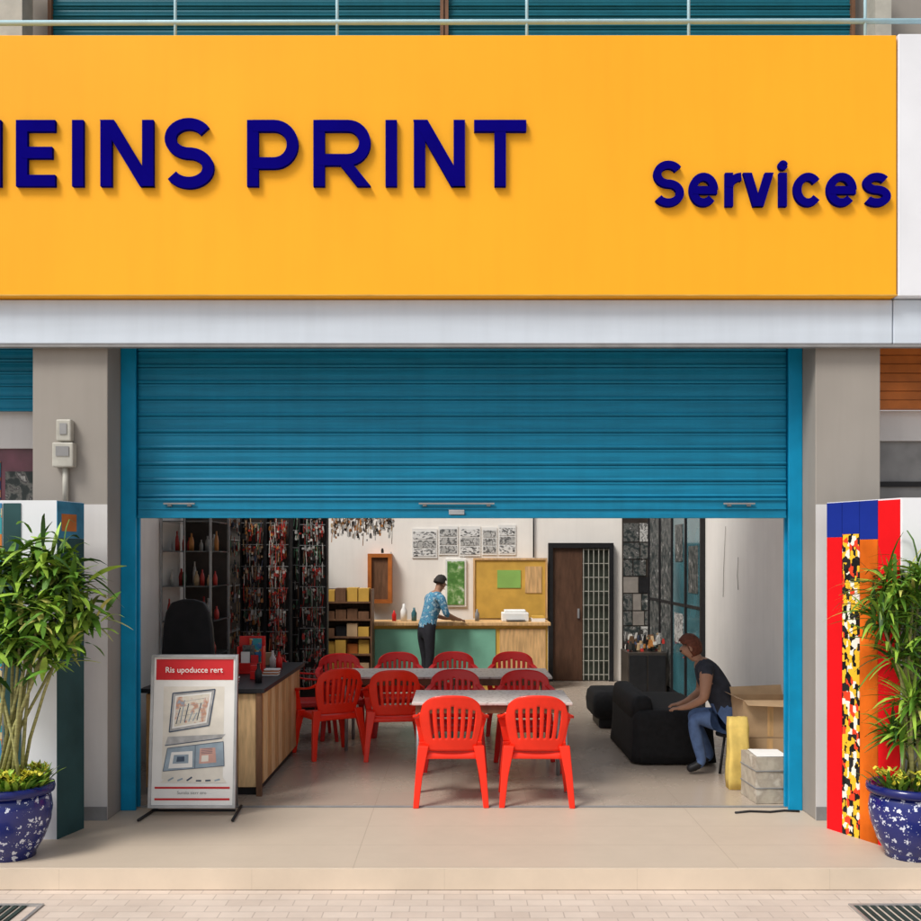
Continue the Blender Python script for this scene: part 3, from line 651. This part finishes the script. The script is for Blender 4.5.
# racks of hanging goods
def rack_wall(x, y0, y1, z0, z1, sgn, label, n):
    t = thing('display_rack', label, 'display rack', (x, (y0+y1)/2, z0), group='racks of hanging goods')
    box('backing_board', min(x, x+sgn*.03), max(x, x+sgn*.03), y0, y1, z0, z1, M['rackdark'], t)
    rows = [z0+(i+1)*(z1-z0)/9 for i in range(9)]
    each('rack_bar', [(min(x+sgn*.031, x+sgn*.12), max(x+sgn*.031, x+sgn*.12), y0, y1, z+.045, z+.055) for z in rows[::2]], M['steel'], t)
    def fn():
        z = R.choice(rows)-abs(R.gauss(0, .06)); y = round(R.uniform(y0, y1)/.07)*.07+R.gauss(0, .008)
        return (x+sgn*R.uniform(.05, .22), y, z, 1, R.choice([0, 0, 1, 2, 2]))
    goods('hanging_goods', n, fn, t, k=1.2)
def rack_front(x0, x1, y, z0, z1, label, n, pal=None):
    t = thing('display_rack', label, 'display rack', ((x0+x1)/2, y, 0), group='racks of hanging goods')
    box('backing_board', x0, x1, y, y+.03, 0, z1, M['rackdark'], t)
    each('side_panel', [(x0-.02, x0-.001, y-.12, y+.03, 0, z1), (x1+.001, x1+.02, y-.12, y+.03, 0, z1)], M['dark'], t)
    rails = [z0+.22+i*.26 for i in range(int((z1-z0-.2)/.26)+1)]
    each('hanging_rail', [(x0, x1, y-.15, y-.142, z+.02, z+.028) for z in rails], M['steel'], t)
    def fn():
        z = R.choice(rails)-abs(R.gauss(0, .075)); xx = round(R.uniform(x0+.03, x1-.03)/.034)*.034+R.gauss(0, .004)
        return (xx, y-R.uniform(.06, .18), z, 0, R.choice([0, 1, 1, 2, 2]))
    goods('hanging_goods', n, fn, t, k=.9, pal=pal)
rack_wall(-2.98, 3.1, 7.6, .1, 2.7, 1, 'long wall rack crowded with hanging goods', 2600)
rack_front(-2.62, -2.36, 4.3, .3, 2.55, 'narrow tall rack hung with brown and silver trinkets', 800)
rack_front(-2.32, -2.06, 4.3, .3, 2.55, 'narrow tall rack hung with red and white trinkets', 850, [0, 1, 1, 1, 2, 2, 3, 5, 8])
rack_front(-2.02, -1.70, 4.9, .3, 2.6, 'tall rack hung with small silver and red trinkets', 850, [0, 0, 1, 1, 2, 4, 5, 5, 3])
rack_front(-2.5, -2.03, 7.2, .3, 2.6, 'tall rack packed with green and brown goods', 700, [4, 4, 4, 3, 5, 2, 0])
ht = thing('hanging_tag_rail', 'rail with many small pale tags hanging before the wall', 'hanging rail', (-1.2, 5.2, 2.5))
box('rail', -1.70, -.85, 5.19, 5.21, 2.50, 2.52, M['steel'], ht)
each('rail_cord', [(-1.66, -1.655, 5.198, 5.203, 2.521, 3.4), (-.9, -.895, 5.198, 5.203, 2.521, 3.4)], M['dark'], ht)
goods('hanging_tags', 300, lambda: (R.uniform(-1.68, -.87), 5.2+R.uniform(-.03, .03), 2.49-abs(R.gauss(0, .13)), 0, R.choice([0, 0, 1, 2])), ht, k=.85, pal=[2, 2, 5, 5, 3, 0, 8, 7])
gc = thing('glass_cabinet', 'dark glass cabinet crowded with small bottles by the entrance', 'cabinet', (-2.75, 2.6, 0))
boxes('cabinet_frame', [(-2.99, -2.97, 2.2, 2.22, 0, 2.5), (-2.50, -2.48, 2.2, 2.22, 0, 2.5), (-2.969, -2.501, 2.2, 2.22, 0, .5), (-2.969, -2.501, 2.2, 2.22, 2.46, 2.5), (-2.50, -2.48, 2.96, 2.98, 0, 2.5), (-2.75, -2.74, 2.2, 2.21, .5, 2.46)], M['steel'], gc)
box('back_panel', -2.969, -2.50, 2.94, 2.955, .0, 2.5, M['rackdark'], gc)
each('cabinet_shelf', [(-2.99, -2.48, 2.221, 2.939, z, z+.012) for z in (.5, .95, 1.30, 1.65, 2.0, 2.3)], M['cabglass'], gc)
for z in (.962, 1.312, 1.662, 2.012):
    for i in range(9):
        hh = R.uniform(.10, .25); rr = R.uniform(.017, .027)
        lathe('bottle', [(rr, 0), (rr*1.1, hh*.5), (rr*.7, hh*.75), (rr*.4, hh*.8), (rr*.4, hh)], R.choice([GOODS[1], GOODS[1], GOODS[3], GOODS[8], GOODS[5], GOODS[7], GOODS[4], GOODS[2]]), gc, seg=8, loc=(-2.94+i*.053, 2.32+R.uniform(0, .4), z))
sh = thing('shelf_unit', 'brown open shelf stacked with yellow and brown boxes', 'shelf', (-1.63, 6.6, 0))
boxes('shelf_frame', [(-2.0, -1.98, 6.45, 6.85, 0, 1.5), (-1.29, -1.27, 6.45, 6.85, 0, 1.5)]+[(-1.979, -1.291, 6.45, 6.85, z, z+.025) for z in (.05, .3, .55, .8, 1.05, 1.3)], M['brown'], sh)
box('back_panel', -1.979, -1.291, 6.851, 6.87, .05, 1.5, M['brown'], sh)
each('stacked_box', [(-1.96+i*.165, -1.81+i*.165, 6.46+R.uniform(0, .06), 6.8, z, z+R.uniform(.10, .2)) for z in (.326, .576, .826, 1.076, 1.326) for i in range(4)], [M['ochre'], M['brown'], M['orange'], M['dark'], M['cardboard']], sh, mi=[R.choice([0, 1, 1, 2, 3, 4]) for _ in range(20)])
sc = thing('service_counter', 'wooden service counter with mint green front panels', 'counter', (0, 7.1, 0))
box('counter_body', -1.31, 1.29, 6.92, 7.5, 0, .95, M['ochre'], sc)
box('front_panel', -1.27, -.56, 6.905, 6.919, .08, .90, M['green'], sc, bevel=.004)
box('front_panel', -.50, .52, 6.905, 6.919, .08, .90, M['green'], sc, bevel=.004)
box('front_panel', .58, 1.26, 6.905, 6.919, .08, .90, M['wood'], sc, bevel=.004)
box('counter_top', -1.35, 1.33, 6.86, 7.54, .951, 1.0, M['wood'], sc, bevel=.006)
for x, y, wd, h, m, lab in ((-.85, 7.15, .12, .26, 'paper', 'white bottle on the service counter'), (-.70, 7.2, .1, .2, 'glass', 'small bottle on the service counter'), (-1.0, 7.2, .08, .16, 'dred', 'red cup on the service counter'), (.25, 7.2, .08, .18, 'grey', 'grey canister on the service counter')):
    solo(lathe('bottle', [(.03, 0), (wd*.4, .0), (wd*.42, h*.6), (wd*.2, h*.8), (wd*.16, h)], M[m], seg=14, loc=(x, y, 1.001)), lab, 'bottle')
pr = thing('printer', 'small white desktop printer on the service counter', 'printer', (.85, 7.2, 1.0))
each('printer_body', [(.62, 1.02, 7.05, 7.4, 1.001, 1.13), (.66, .98, 7.12, 7.38, 1.131, 1.17)], M['paper'], pr, bevel=.012)
box('paper_tray', .68, .96, 6.95, 7.049, 1.02, 1.035, M['grey'], pr)
solo(boxes('paper_stack', [(1.06, 1.26, 7.0, 7.28, 1.001, 1.05), (1.07, 1.25, 7.01, 7.29, 1.051, 1.08)], [M['paper'], M['ochre']], mi=[0, 1]), 'stack of paper on the service counter', 'paper')
nb = thing('notice_board', 'ochre wooden partition board with a small green notice', 'board', (.78, 7.9, 1.0))
box('board', .23, 1.34, 7.88, 7.95, 1.0, 1.92, M['ochre'], nb, bevel=.004)
boxes('board_frame', [(.20, .229, 7.86, 7.96, 1., 1.95), (1.341, 1.37, 7.86, 7.96, 1., 1.95), (.229, 1.341, 7.86, 7.96, 1.921, 1.95)], M['wood'], nb)
box('notice', .58, .95, 7.87, 7.879, 1.48, 1.76, M['pastelgreen'], nb)
box('notice', 1.02, 1.28, 7.87, 7.879, 1.40, 1.82, M['wood'], nb)
wc = thing('wall_cabinet', 'small orange wooden cabinet hung on the white wall', 'cabinet', (-1.27, 7.9, 1.24))
boxes('cabinet_frame', [(-1.46, -1.40, 7.82, 7.995, 1.24, 2.02), (-1.14, -1.08, 7.82, 7.995, 1.24, 2.02), (-1.399, -1.141, 7.82, 7.995, 1.24, 1.30), (-1.399, -1.141, 7.82, 7.995, 1.96, 2.02)], M['orange'], wc)
box('cabinet_door', -1.399, -1.141, 7.86, 7.99, 1.301, 1.959, M['brown'], wc)
wp = thing('picture', 'tall framed picture of green foliage on the wall', 'picture', (-.08, 7.97, 1.2))
box('picture_frame', -.24, .09, 7.965, 7.995, 1.18, 1.93, M['paper'], wp)
box('picture_print', -.21, .06, 7.955, 7.964, 1.21, 1.90, ramp('foliage_print', [(0, (.02, .06, .02)), (.45, (.1, .25, .06)), (.6, (.3, .45, .2)), (.7, (.6, .65, .6))], 12, 'noise', .5, False), wp)
x = -.77
for wd, z0, z1, m in ((.42, 1.95, 2.42, 'bwtext'), (.33, 2.0, 2.46, 'bwphoto'), (.36, 1.98, 2.46, 'bwtext'), (.26, 2.0, 2.44, 'bwphoto'), (.30, 2.0, 2.48, 'bwtext')):
    t = thing('wall_print', 'black and white print pinned on the white wall', 'poster', (x+wd/2, 7.98, z0), group='black and white prints on the back wall')
    box('sheet', x, x+wd-.02, 7.985, 7.995, z0, z1, M['paper'], t)
    for i in range(3):
        hh = (z1-z0-.06)/3; box('print_image', x+.02, x+wd-.04, 7.98, 7.984, z0+.03+i*hh, z0+.01+(i+1)*hh, M[m if i != 1 else 'bwphoto'], t)
    x += wd
t = thing('wall_conduit', 'thin black conduit running up the white wall', 'pipe', (1.16, 7.97, 1.95))
tube('conduit_pipe', [(1.16, 7.97, 1.96), (1.16, 7.97, 2.84)], .012, M['dark'], t)
dr = thing('back_door', 'dark framed doorway with brown door and metal security grille', 'door', (1.9, 7.9, 0))
boxes('door_frame', [(1.39, 1.46, 7.90, 7.995, 0, 2.19), (2.35, 2.42, 7.90, 7.995, 0, 2.19), (1.461, 2.349, 7.90, 7.995, 2.11, 2.19)], M['dark'], dr)
lf = box('door_leaf', 1.461, 1.93, 7.94, 7.99, .01, 2.109, pm('dark_door', (.10, .05, .03), .5, .3, 6, stretch=(4, 4, .8)), dr)
box('handle', 1.85, 1.88, 7.91, 7.939, 1.0, 1.15, M['steel'], lf, True)
box('dark_opening_panel', 1.931, 2.349, 7.975, 7.99, .01, 2.109, pm('dim_passage', (.05, .06, .045), .6, .5, 3), dr)  # solid dark panel; the passage's dimness is painted into its colour
boxes('grille', [(1.94+i*.080, 1.952+i*.080, 7.92, 7.932, .02, 2.10) for i in range(6)]+[(1.935, 2.345, 7.934, 7.944, z, z+.012) for z in [.1+.22*i for i in range(10)]], M['box'], dr)
pc = thing('photo_display', 'tall dark display of monochrome pictures beside the back door', 'display', (2.75, 7.9, 0))
box('backing_board', 2.56, 2.985, 7.94, 7.96, .35, 2.62, M['rackdark'], pc)
ph = []
zz = .42
while zz < 2.5:
    xx = 2.58; hh = R.uniform(.2, .34)
    while xx < 2.93:
        ww_ = R.uniform(.12, .26); ph.append((xx, min(2.975, xx+ww_), 7.93, 7.939, zz, min(2.6, zz+hh-.02))); xx += ww_+.015
    zz += hh
each('photo', ph, [M['bwphoto'], M['darkphoto'], M['dark'], M['midgrey']], pc, mi=[R.choice([0, 1, 1, 1, 2, 3]) for _ in ph])
gd = thing('glass_panel_screen', 'tall dark framed blue-green glass panels along the white wall', 'glass screen', (2.95, 6, 0))
each('glass_pane', [(2.955, 2.975, 4.50+i*.83, 5.22+i*.83, .12, 2.7) for i in range(4)], [M['glass'], M['darkphoto']], gd, mi=[0, 0, 1, 1])
each('glass_sticker', [(2.948, 2.954, 4.62, 5.12, 1.5, 2.1), (2.948, 2.954, 5.45, 5.9, 1.9, 2.4), (2.948, 2.954, 5.42, 5.95, .8, 1.2)], [M['darkphoto'], M['bwphoto']], gd, mi=[0, 0, 1])
boxes('screen_frame', [(2.94, 2.998, 4.44+i*.83, 4.49+i*.83, 0, 2.75) for i in range(5)]+[(2.945, 2.998, 4.45, 7.8, 0, .11), (2.945, 2.998, 4.45, 7.8, 2.71, 2.77), (2.950, 2.978, 4.45, 7.8, 1.3, 1.34)], M['dark'], gd)
lc = thing('low_cabinet', 'low dark display cabinet with small items on top', 'cabinet', (2.65, 6.5, 0))
box('cabinet_body', 2.35, 2.9, 6.2, 6.8, .0, .62, M['rackdark'], lc, bevel=.01)
each('cabinet_door', [(2.37, 2.615, 6.185, 6.199, .04, .58), (2.635, 2.88, 6.185, 6.199, .04, .58)], M['dark'], lc, bevel=.004)
goods('table_goods', 90, lambda: (R.uniform(2.38, 2.87), R.uniform(6.25, 6.7), .64+abs(R.gauss(0, .10)), 0, R.choice([0, 0, 2])), lc, k=1.8)
ww = thing('wall_cable', 'thin loose cables hanging on the white wall', 'cable', (2.98, 3.4, 1.4))
tube('cable', [(2.99, 3.6, 1.5), (2.99, 3.58, 1.8), (2.99, 3.5, 2.3)], .003, M['midgrey'], ww)
tube('cable', [(2.99, 3.0, 1.6), (2.99, 3.03, 1.75), (2.99, 3.0, 1.95)], .003, M['midgrey'], ww)
def soft(name, x0, x1, y0, y1, rows, mat, parent, fold=.02, ex=.25, seed=1.):
    """rounded upholstered mass: rows of (z, inset); closed top"""
    n = 64; V, F = [], []
    for z, ins in rows:
        for k in range(n):
            q = 2*math.pi*(k+.5)/n; c_, s_ = math.cos(q), math.sin(q)
            ux = math.copysign(abs(c_)**ex, c_); uy = math.copysign(abs(s_)**ex, s_)
            wv = 1+fold*(math.sin(q*7+seed)+.5*math.sin(q*17+seed*2))*(1-z/rows[-1][0])
            V.append(((x0+x1)/2+ux*max(.01, (x1-x0)/2-ins)*wv, (y0+y1)/2+uy*max(.01, (y1-y0)/2-ins)*wv, z))
    m_ = len(rows)
    for i in range(m_-1):
        for k in range(n): F.append((i*n+k, i*n+(k+1) % n, (i+1)*n+(k+1) % n, (i+1)*n+k))
    F.append(tuple(reversed(range(n)))); F.append(tuple(range((m_-1)*n, m_*n)))
    return mk(name, V, F, mat, None, parent, smooth=True)
ot = thing('padded_seat', 'rounded black padded low seat', 'seat', (1.8, 3.9, 0))
soft('cushion', 1.50, 2.04, 3.5, 4.3, [(.12, .04), (.15, .01), (.28, 0), (.37, .015), (.41, .05), (.42, .12)], M['black'], ot, .003)
box('base', 1.58, 1.96, 3.62, 4.18, .0, .119, M['dark'], ot, bevel=.02)
sf = thing('low_sofa', 'bulky low flat-topped black sofa beside the seated person', 'sofa', (2.0, 2.3, 0))
soft('seat', 1.62, 2.40, 1.62, 3.05, [(.02, -.02), (.12, -.01), (.28, .0), (.40, .0), (.46, .01), (.495, .035), (.505, .08), (.508, .2)], M['black'], sf, .010, .2)
soft('backrest', 1.62, 1.84, 1.70, 3.0, [(.42, .0), (.54, .005), (.60, .02), (.625, .05), (.63, .09)], M['black'], sf, .003, .25, 2.)
def carton(x0, x1, y0, y1, z0, z1, label, mat, flaps=True):
    t = thing('cardboard_box', label, 'box', ((x0+x1)/2, (y0+y1)/2, z0)); th = .008
    boxes('box_body', [(x0, x1, y0, y0+th, z0, z1), (x0, x1, y1-th, y1, z0, z1), (x0, x0+th, y0+th, y1-th, z0, z1), (x1-th, x1, y0+th, y1-th, z0, z1), (x0+th, x1-th, y0+th, y1-th, z0, z0+th), (x0+th, x1-th, y0+th, y1-th, z1-.1, z1-.09)], mat, t)
    if flaps:
        mk('flap', [(x0, y0, z1), (x1, y0, z1), (x1-.01, y0-.09, z1-.05), (x0+.01, y0-.10, z1-.03)], [(0, 1, 2, 3)], mat, None, t)
        mk('flap', [(x0, y0, z1), (x0, y1, z1), (x0-.07, y1-.01, z1+.03), (x0-.06, y0+.01, z1+.02)], [(0, 1, 2, 3)], mat, None, t)
        mk('flap', [(x0, y1, z1), (x1, y1, z1), (x1, y1+.05, z1+.08), (x0, y1+.05, z1+.06)], [(0, 1, 2, 3)], mat, None, t)
    box('packing_tape', (x0+x1)/2-.025, (x0+x1)/2+.025, y0-.002, y0-.0005, z0+.01, z1-.005, M['wood'], t)
carton(2.40, 2.88, .82, 1.22, 0, .40, 'closed tan cardboard box under another', M['cardboard'], False)
carton(2.42, 2.88, .84, 1.22, .402, .72, 'open tan cardboard box stacked on another', M['cardboard'])
bu = thing('worn_carton', 'worn beige-grey square carton on the floor by the shutter rail', 'box', (2.46, .35, 0), rz=.06)
bm = bmesh.new(); bmesh.ops.create_cube(bm, size=1); bmesh.ops.scale(bm, vec=(.29, .34, .36), verts=bm.verts)
bmesh.ops.subdivide_edges(bm, edges=bm.edges, cuts=5, use_grid_fill=True)
for v in bm.verts: v.co += Vector((R.uniform(-.003, .003), R.uniform(-.003, .003), R.uniform(-.002, .002)+.183))
me = bpy.data.meshes.new('carton_body'); bm.to_mesh(me); bm.free(); me.materials.append(M['wrap'])
o = bpy.data.objects.new('carton_body', me); C.objects.link(o); par(o, bu, True)
each('strap', [(-.150, .150, -.177, .177, .12, .128), (-.150, .150, -.177, .177, .255, .263)], M['grey'], bu, True)
mk('loose_sheet', [(-.13, -.15, .368), (.12, -.16, .369), (.14, .12, .372), (-.10, .15, .371)], [(0, 1, 2, 3)], M['paper'], None, bu, True)
yb = thing('yellow_bag', 'tall plain yellow paper bag standing beside the cardboard boxes', 'bag', (2.33, .70, 0))
bm = bmesh.new(); bmesh.ops.create_cube(bm, size=1); bmesh.ops.scale(bm, vec=(.17, .13, .60), verts=bm.verts)
bmesh.ops.subdivide_edges(bm, edges=bm.edges, cuts=6, use_grid_fill=True)
for v in bm.verts:
    t_ = v.co.z/.6+.5; v.co.y *= 1-.6*max(0, t_-.6)/.4; v.co.x *= 1-.08*t_+.05*math.sin(t_*9); v.co += Vector((R.uniform(-.005, .005), R.uniform(-.006, .006), .301+R.uniform(-.003, .003)))
me = bpy.data.meshes.new('bag_body'); bm.to_mesh(me); bm.free(); me.materials.append(M['sack'])
for p in me.polygons: p.use_smooth = True
o = bpy.data.objects.new('bag_body', me); C.objects.link(o); par(o, yb, True)
hs = thing('cable', 'loose black cable lying across the threshold', 'cable', (2.3, -.05, 0))
tube('cable_run', [(2.08, -.12, .008), (2.2, -.08, .008), (2.35, -.10, .008), (2.47, -.06, .008), (2.58, -.08, .008)], .009, M['dark'], hs)
for x0, x1 in ((-3.9, -2.50), (2.33, 3.9)):
    t = thing('drain_grate', 'dark metal slotted drain grate set in the pavement', 'drain grate', ((x0+x1)/2, -1.9, -.137), group='drain grates in the pavement')
    boxes('grate_bar', [(x0+i*.05, x0+i*.05+.028, -2.3, -1.72, -.1355, -.128) for i in range(int((x1-x0)/.05))], M['grate'], t)
    boxes('grate_frame', [(x0-.02, x1+.02, -2.33, -2.301, -.1355, -.126), (x0-.02, x1+.02, -1.719, -1.69, -.1355, -.126), (x0-.02, x0-.003, -2.30, -1.72, -.1355, -.126), (x1+.003, x1+.02, -2.30, -1.72, -.1355, -.126)], M['steel'], t)

# ---------------------------------------------------------------- people
def person(label, loc, rz, sk, hd, mats, hair_long=0):
    t = thing('person', label, 'person', loc, rz)
    verts, idx = [], {}
    for k, (co, r) in sk['v'].items(): idx[k] = len(verts); verts.append((co, r))
    E = [(idx[a], idx[b], reg) for a, b, reg in sk['e']]
    me = bpy.data.meshes.new('sk'); me.from_pydata([v[0] for v in verts], [(a, b) for a, b, _ in E], [])
    o = bpy.data.objects.new('tmp', me); C.objects.link(o)
    m = o.modifiers.new('skin', 'SKIN'); m.use_smooth_shade = True
    for i, v in enumerate(verts):
        d = me.skin_vertices[0].data[i]; r = v[1]; d.radius = r if isinstance(r, tuple) else (r, r); d.use_root = (i == 0)
    s = o.modifiers.new('s', 'SUBSURF'); s.levels = 2; s.render_levels = 2
    dg = bpy.context.evaluated_depsgraph_get(); dg.update()
    m2 = bpy.data.meshes.new_from_object(o.evaluated_get(dg)); bpy.data.objects.remove(o)
    m2.materials.clear()
    for q in mats: m2.materials.append(q)
    P = [Vector(v[0]) for v in verts]
    for p in m2.polygons:
        c = p.center; best = 9
        for a, b, reg in E:
            ab = P[b]-P[a]; tt = max(0, min(1, (c-P[a]).dot(ab)/max(1e-6, ab.length_squared))); dd = (c-(P[a]+ab*tt)).length-.3*verts[a][1]
            if dd < best: best = dd; p.material_index = reg
        p.use_smooth = True
    b = bpy.data.objects.new('body', m2); C.objects.link(b); par(b, t, True)
    hc, pitch, hm = hd; Rm = Matrix.Translation(hc) @ Matrix.Rotation(pitch, 4, 'Y')
    def hp(name, c, r, mat):
        q = ell(name, c, r, mat, t, True, 14); q.data.transform(Rm); return q
    for sy in (-1, 1):
        hp('eye', (.086, sy*.032, .008), (.010, .014, .008), M['dark']); hp('ear', (0, sy*.082, -.005), (.018, .010, .030), M['skin'])
    hp('mouth', (.088, 0, -.058), (.008, .022, .006), M['dred'])
    h = ell('hair', (0, 0, 0), (.104, .090, .118), hm, None, True, 28)
    bm = bmesh.new(); bm.from_mesh(h.data)
    kill = [v for v in bm.verts if (v.co.x > .035 and v.co.z < .045+.03*(v.co.x > .07)) or v.co.z < (-.04 if not hair_long else -.10)]
    bmesh.ops.delete(bm, geom=kill, context='VERTS'); bmesh.ops.translate(bm, vec=(-.010, 0, .010), verts=bm.verts)
    for v in bm.verts: v.co += v.co.normalized()*R.uniform(-.004, .006)
    bm.to_mesh(h.data); bm.free(); h.data.transform(Rm); par(h, t, True)
    so = h.modifiers.new('s', 'SOLIDIFY'); so.thickness = .008
    return t
def hand(v, e, tag, wrist, palm, fwd, side, reg):
    fwd = Vector(fwd).normalized(); side = Vector(side).normalized()
    v[tag+'p'] = (palm, .026); e.append((wrist, tag+'p', reg)); p = Vector(palm)
    for k, (o_, ln_) in enumerate(((-.03, .065), (-.01, .078), (.01, .072), (.028, .055))):
        b = p+fwd*.045+side*o_; c = b+fwd*ln_*.5; d = b+fwd*ln_*.85+Vector((0, 0, -.022))
        v[tag+'k%d' % k] = (tuple(b), .010); v[tag+'m%d' % k] = (tuple(c), .009); v[tag+'t%d' % k] = (tuple(d), .007)
        e += [(tag+'p', tag+'k%d' % k, reg), (tag+'k%d' % k, tag+'m%d' % k, reg), (tag+'m%d' % k, tag+'t%d' % k, reg)]
    b = p-side*.035+fwd*.005; c = b-side*.02+fwd*.03
    v[tag+'h1'] = (tuple(b), .012); v[tag+'h2'] = (tuple(c), .009); e += [(tag+'p', tag+'h1', reg), (tag+'h1', tag+'h2', reg)]
v = {'pel': ((0, 0, .93), .135), 'waist': ((.04, 0, 1.05), .125), 'chest': ((.12, 0, 1.26), .135), 'up': ((.165, 0, 1.38), .09), 'neck': ((.20, 0, 1.46), .052),
     'jaw': ((.235, 0, 1.515), .062), 'head': ((.255, 0, 1.575), .088), 'crown': ((.265, 0, 1.625), .065), 'nose': ((.352, 0, 1.55), .012)}
e = [('pel', 'waist', 1), ('waist', 'chest', 1), ('chest', 'up', 1), ('up', 'neck', 0), ('neck', 'jaw', 0), ('jaw', 'head', 0), ('head', 'crown', 0), ('head', 'nose', 0)]
for s, g in ((-1, 'r'), (1, 'l')):
    v.update({g+'hip': ((0, s*.095, .86), .095), g+'kn': ((.03+.03*s, s*.105, .48), .062), g+'an': ((-.02+.06*s, s*.11, .10), .045), g+'toe': ((.13+.06*s, s*.125, .035), .035),
              g+'sh': ((.15, s*.175, 1.37), .068), g+'el': ((.20, s*.235, 1.13), .046), g+'wr': ((.42, s*.17, 1.06), .030)})
    e += [('pel', g+'hip', 2), (g+'hip', g+'kn', 2), (g+'kn', g+'an', 2), (g+'an', g+'toe', 3), ('up', g+'sh', 1), (g+'sh', g+'el', 1), (g+'el', g+'wr', 0)]
    hand(v, e, g, g+'wr', (.49, s*.15, 1.045), (1, -.1*s, -.15), (0, s, 0), 0)
person('person in blue patterned shirt and dark trousers leaning over the counter', (-.50, 6.62, 0), .62, {'v': v, 'e': e}, ((.258, 0, 1.578), .35, M['hair']), [M['skin'], M['shirt'], M['trouser'], M['dark']])
v = {'pel': ((0, 0, .50), .15), 'waist': ((.06, 0, .64), .135), 'chest': ((.18, 0, .83), .14), 'up': ((.25, 0, .94), .09), 'neck': ((.30, 0, 1.01), .052),
     'jaw': ((.345, 0, 1.06), .062), 'head': ((.37, 0, 1.12), .088), 'crown': ((.38, 0, 1.165), .068), 'nose': ((.465, 0, 1.09), .012)}
e = [('pel', 'waist', 1), ('waist', 'chest', 1), ('chest', 'up', 1), ('up', 'neck', 0), ('neck', 'jaw', 0), ('jaw', 'head', 0), ('head', 'crown', 0), ('head', 'nose', 0)]
for s, g in ((-1, 'r'), (1, 'l')):
    v.update({g+'hip': ((.05, s*.10, .47), .105), g+'kn': ((.36, s*.15, .50), .07), g+'an': ((.22+.05*s, s*.15, .10), .048), g+'toe': ((.36+.05*s, s*.17, .035), .036),
              g+'sh': ((.235, s*.18, .93), .068), g+'el': ((.26, s*.25, .69), .046), g+'wr': ((.40, s*.15, .60), .030)})
    e += [('pel', g+'hip', 2), (g+'hip', g+'kn', 2), (g+'kn', g+'an', 2), (g+'an', g+'toe', 3), ('up', g+'sh', 1), (g+'sh', g+'el', 0), (g+'el', g+'wr', 0)]
    hand(v, e, g, g+'wr', (.45, s*.13, .585), (1, -.1*s, -.1), (0, s, 0), 0)
person('person with brown hair, dark top and blue jeans sitting bent forward', (2.46, 1.34, 0), math.radians(170), {'v': v, 'e': e}, ((.373, 0, 1.12), .45, M['hair2']), [M['skin'], M['vest'], M['jeans'], M['dark']], 1)
st = thing('low_stool', 'low dark stool under the seated person', 'stool', (2.47, 1.34, 0))
lathe('seat', [(.02, .33), (.15, .33), (.155, .35), (.14, .365), (.02, .366)], M['dark'], st, True, 24)
for a in range(4):
    q = a*math.pi/2+.5; tube('leg', [(.16*math.cos(q), .16*math.sin(q), 0), (.1*math.cos(q), .1*math.sin(q), .33)], .012, M['dark'], st, True)

# ---------------------------------------------------------------- light, sky, camera
sd = Vector((-.58, -.52, 1.0)).normalized()
sun = bpy.data.lights.new('sun', 'SUN'); sun.energy = 2.8; sun.angle = math.radians(18); sun.color = (1, .955, .89)
so = bpy.data.objects.new('sun', sun); so.rotation_euler = (-sd).to_track_quat('-Z', 'Y').to_euler(); so.location = (-5, -10, 15); C.objects.link(so)
wd = bpy.data.worlds.new('World'); bpy.context.scene.world = wd; wd.use_nodes = True; nt = wd.node_tree
sky = nt.nodes.new('ShaderNodeTexSky'); sky.sky_type = 'NISHITA'; sky.sun_disc = False
sky.sun_elevation = math.asin(sd.z); sky.sun_rotation = math.atan2(sd.x, sd.y) % (2*math.pi); sky.dust_density = 3
hs_ = nt.nodes.new('ShaderNodeHueSaturation'); hs_.inputs['Saturation'].default_value = .3
nt.links.new(sky.outputs[0], hs_.inputs['Color']); nt.links.new(hs_.outputs[0], nt.nodes['Background'].inputs[0])
nt.nodes['Background'].inputs[1].default_value = .15
cam = bpy.data.cameras.new('camera'); co = bpy.data.objects.new('camera', cam); C.objects.link(co)
co.location = (0, -7.5, 1.92); co.rotation_euler = (math.pi/2, 0, 0)
cam.sensor_width = 36; cam.lens = 36*975/921; cam.shift_y = 99.5/921; cam.clip_end = 1000
bpy.context.scene.camera = co
sc_ = bpy.context.scene; sc_.view_settings.view_transform = 'Standard'; sc_.view_settings.look = 'None'; sc_.view_settings.exposure = 0
sc_.cycles.max_bounces = 10; sc_.cycles.diffuse_bounces = 6
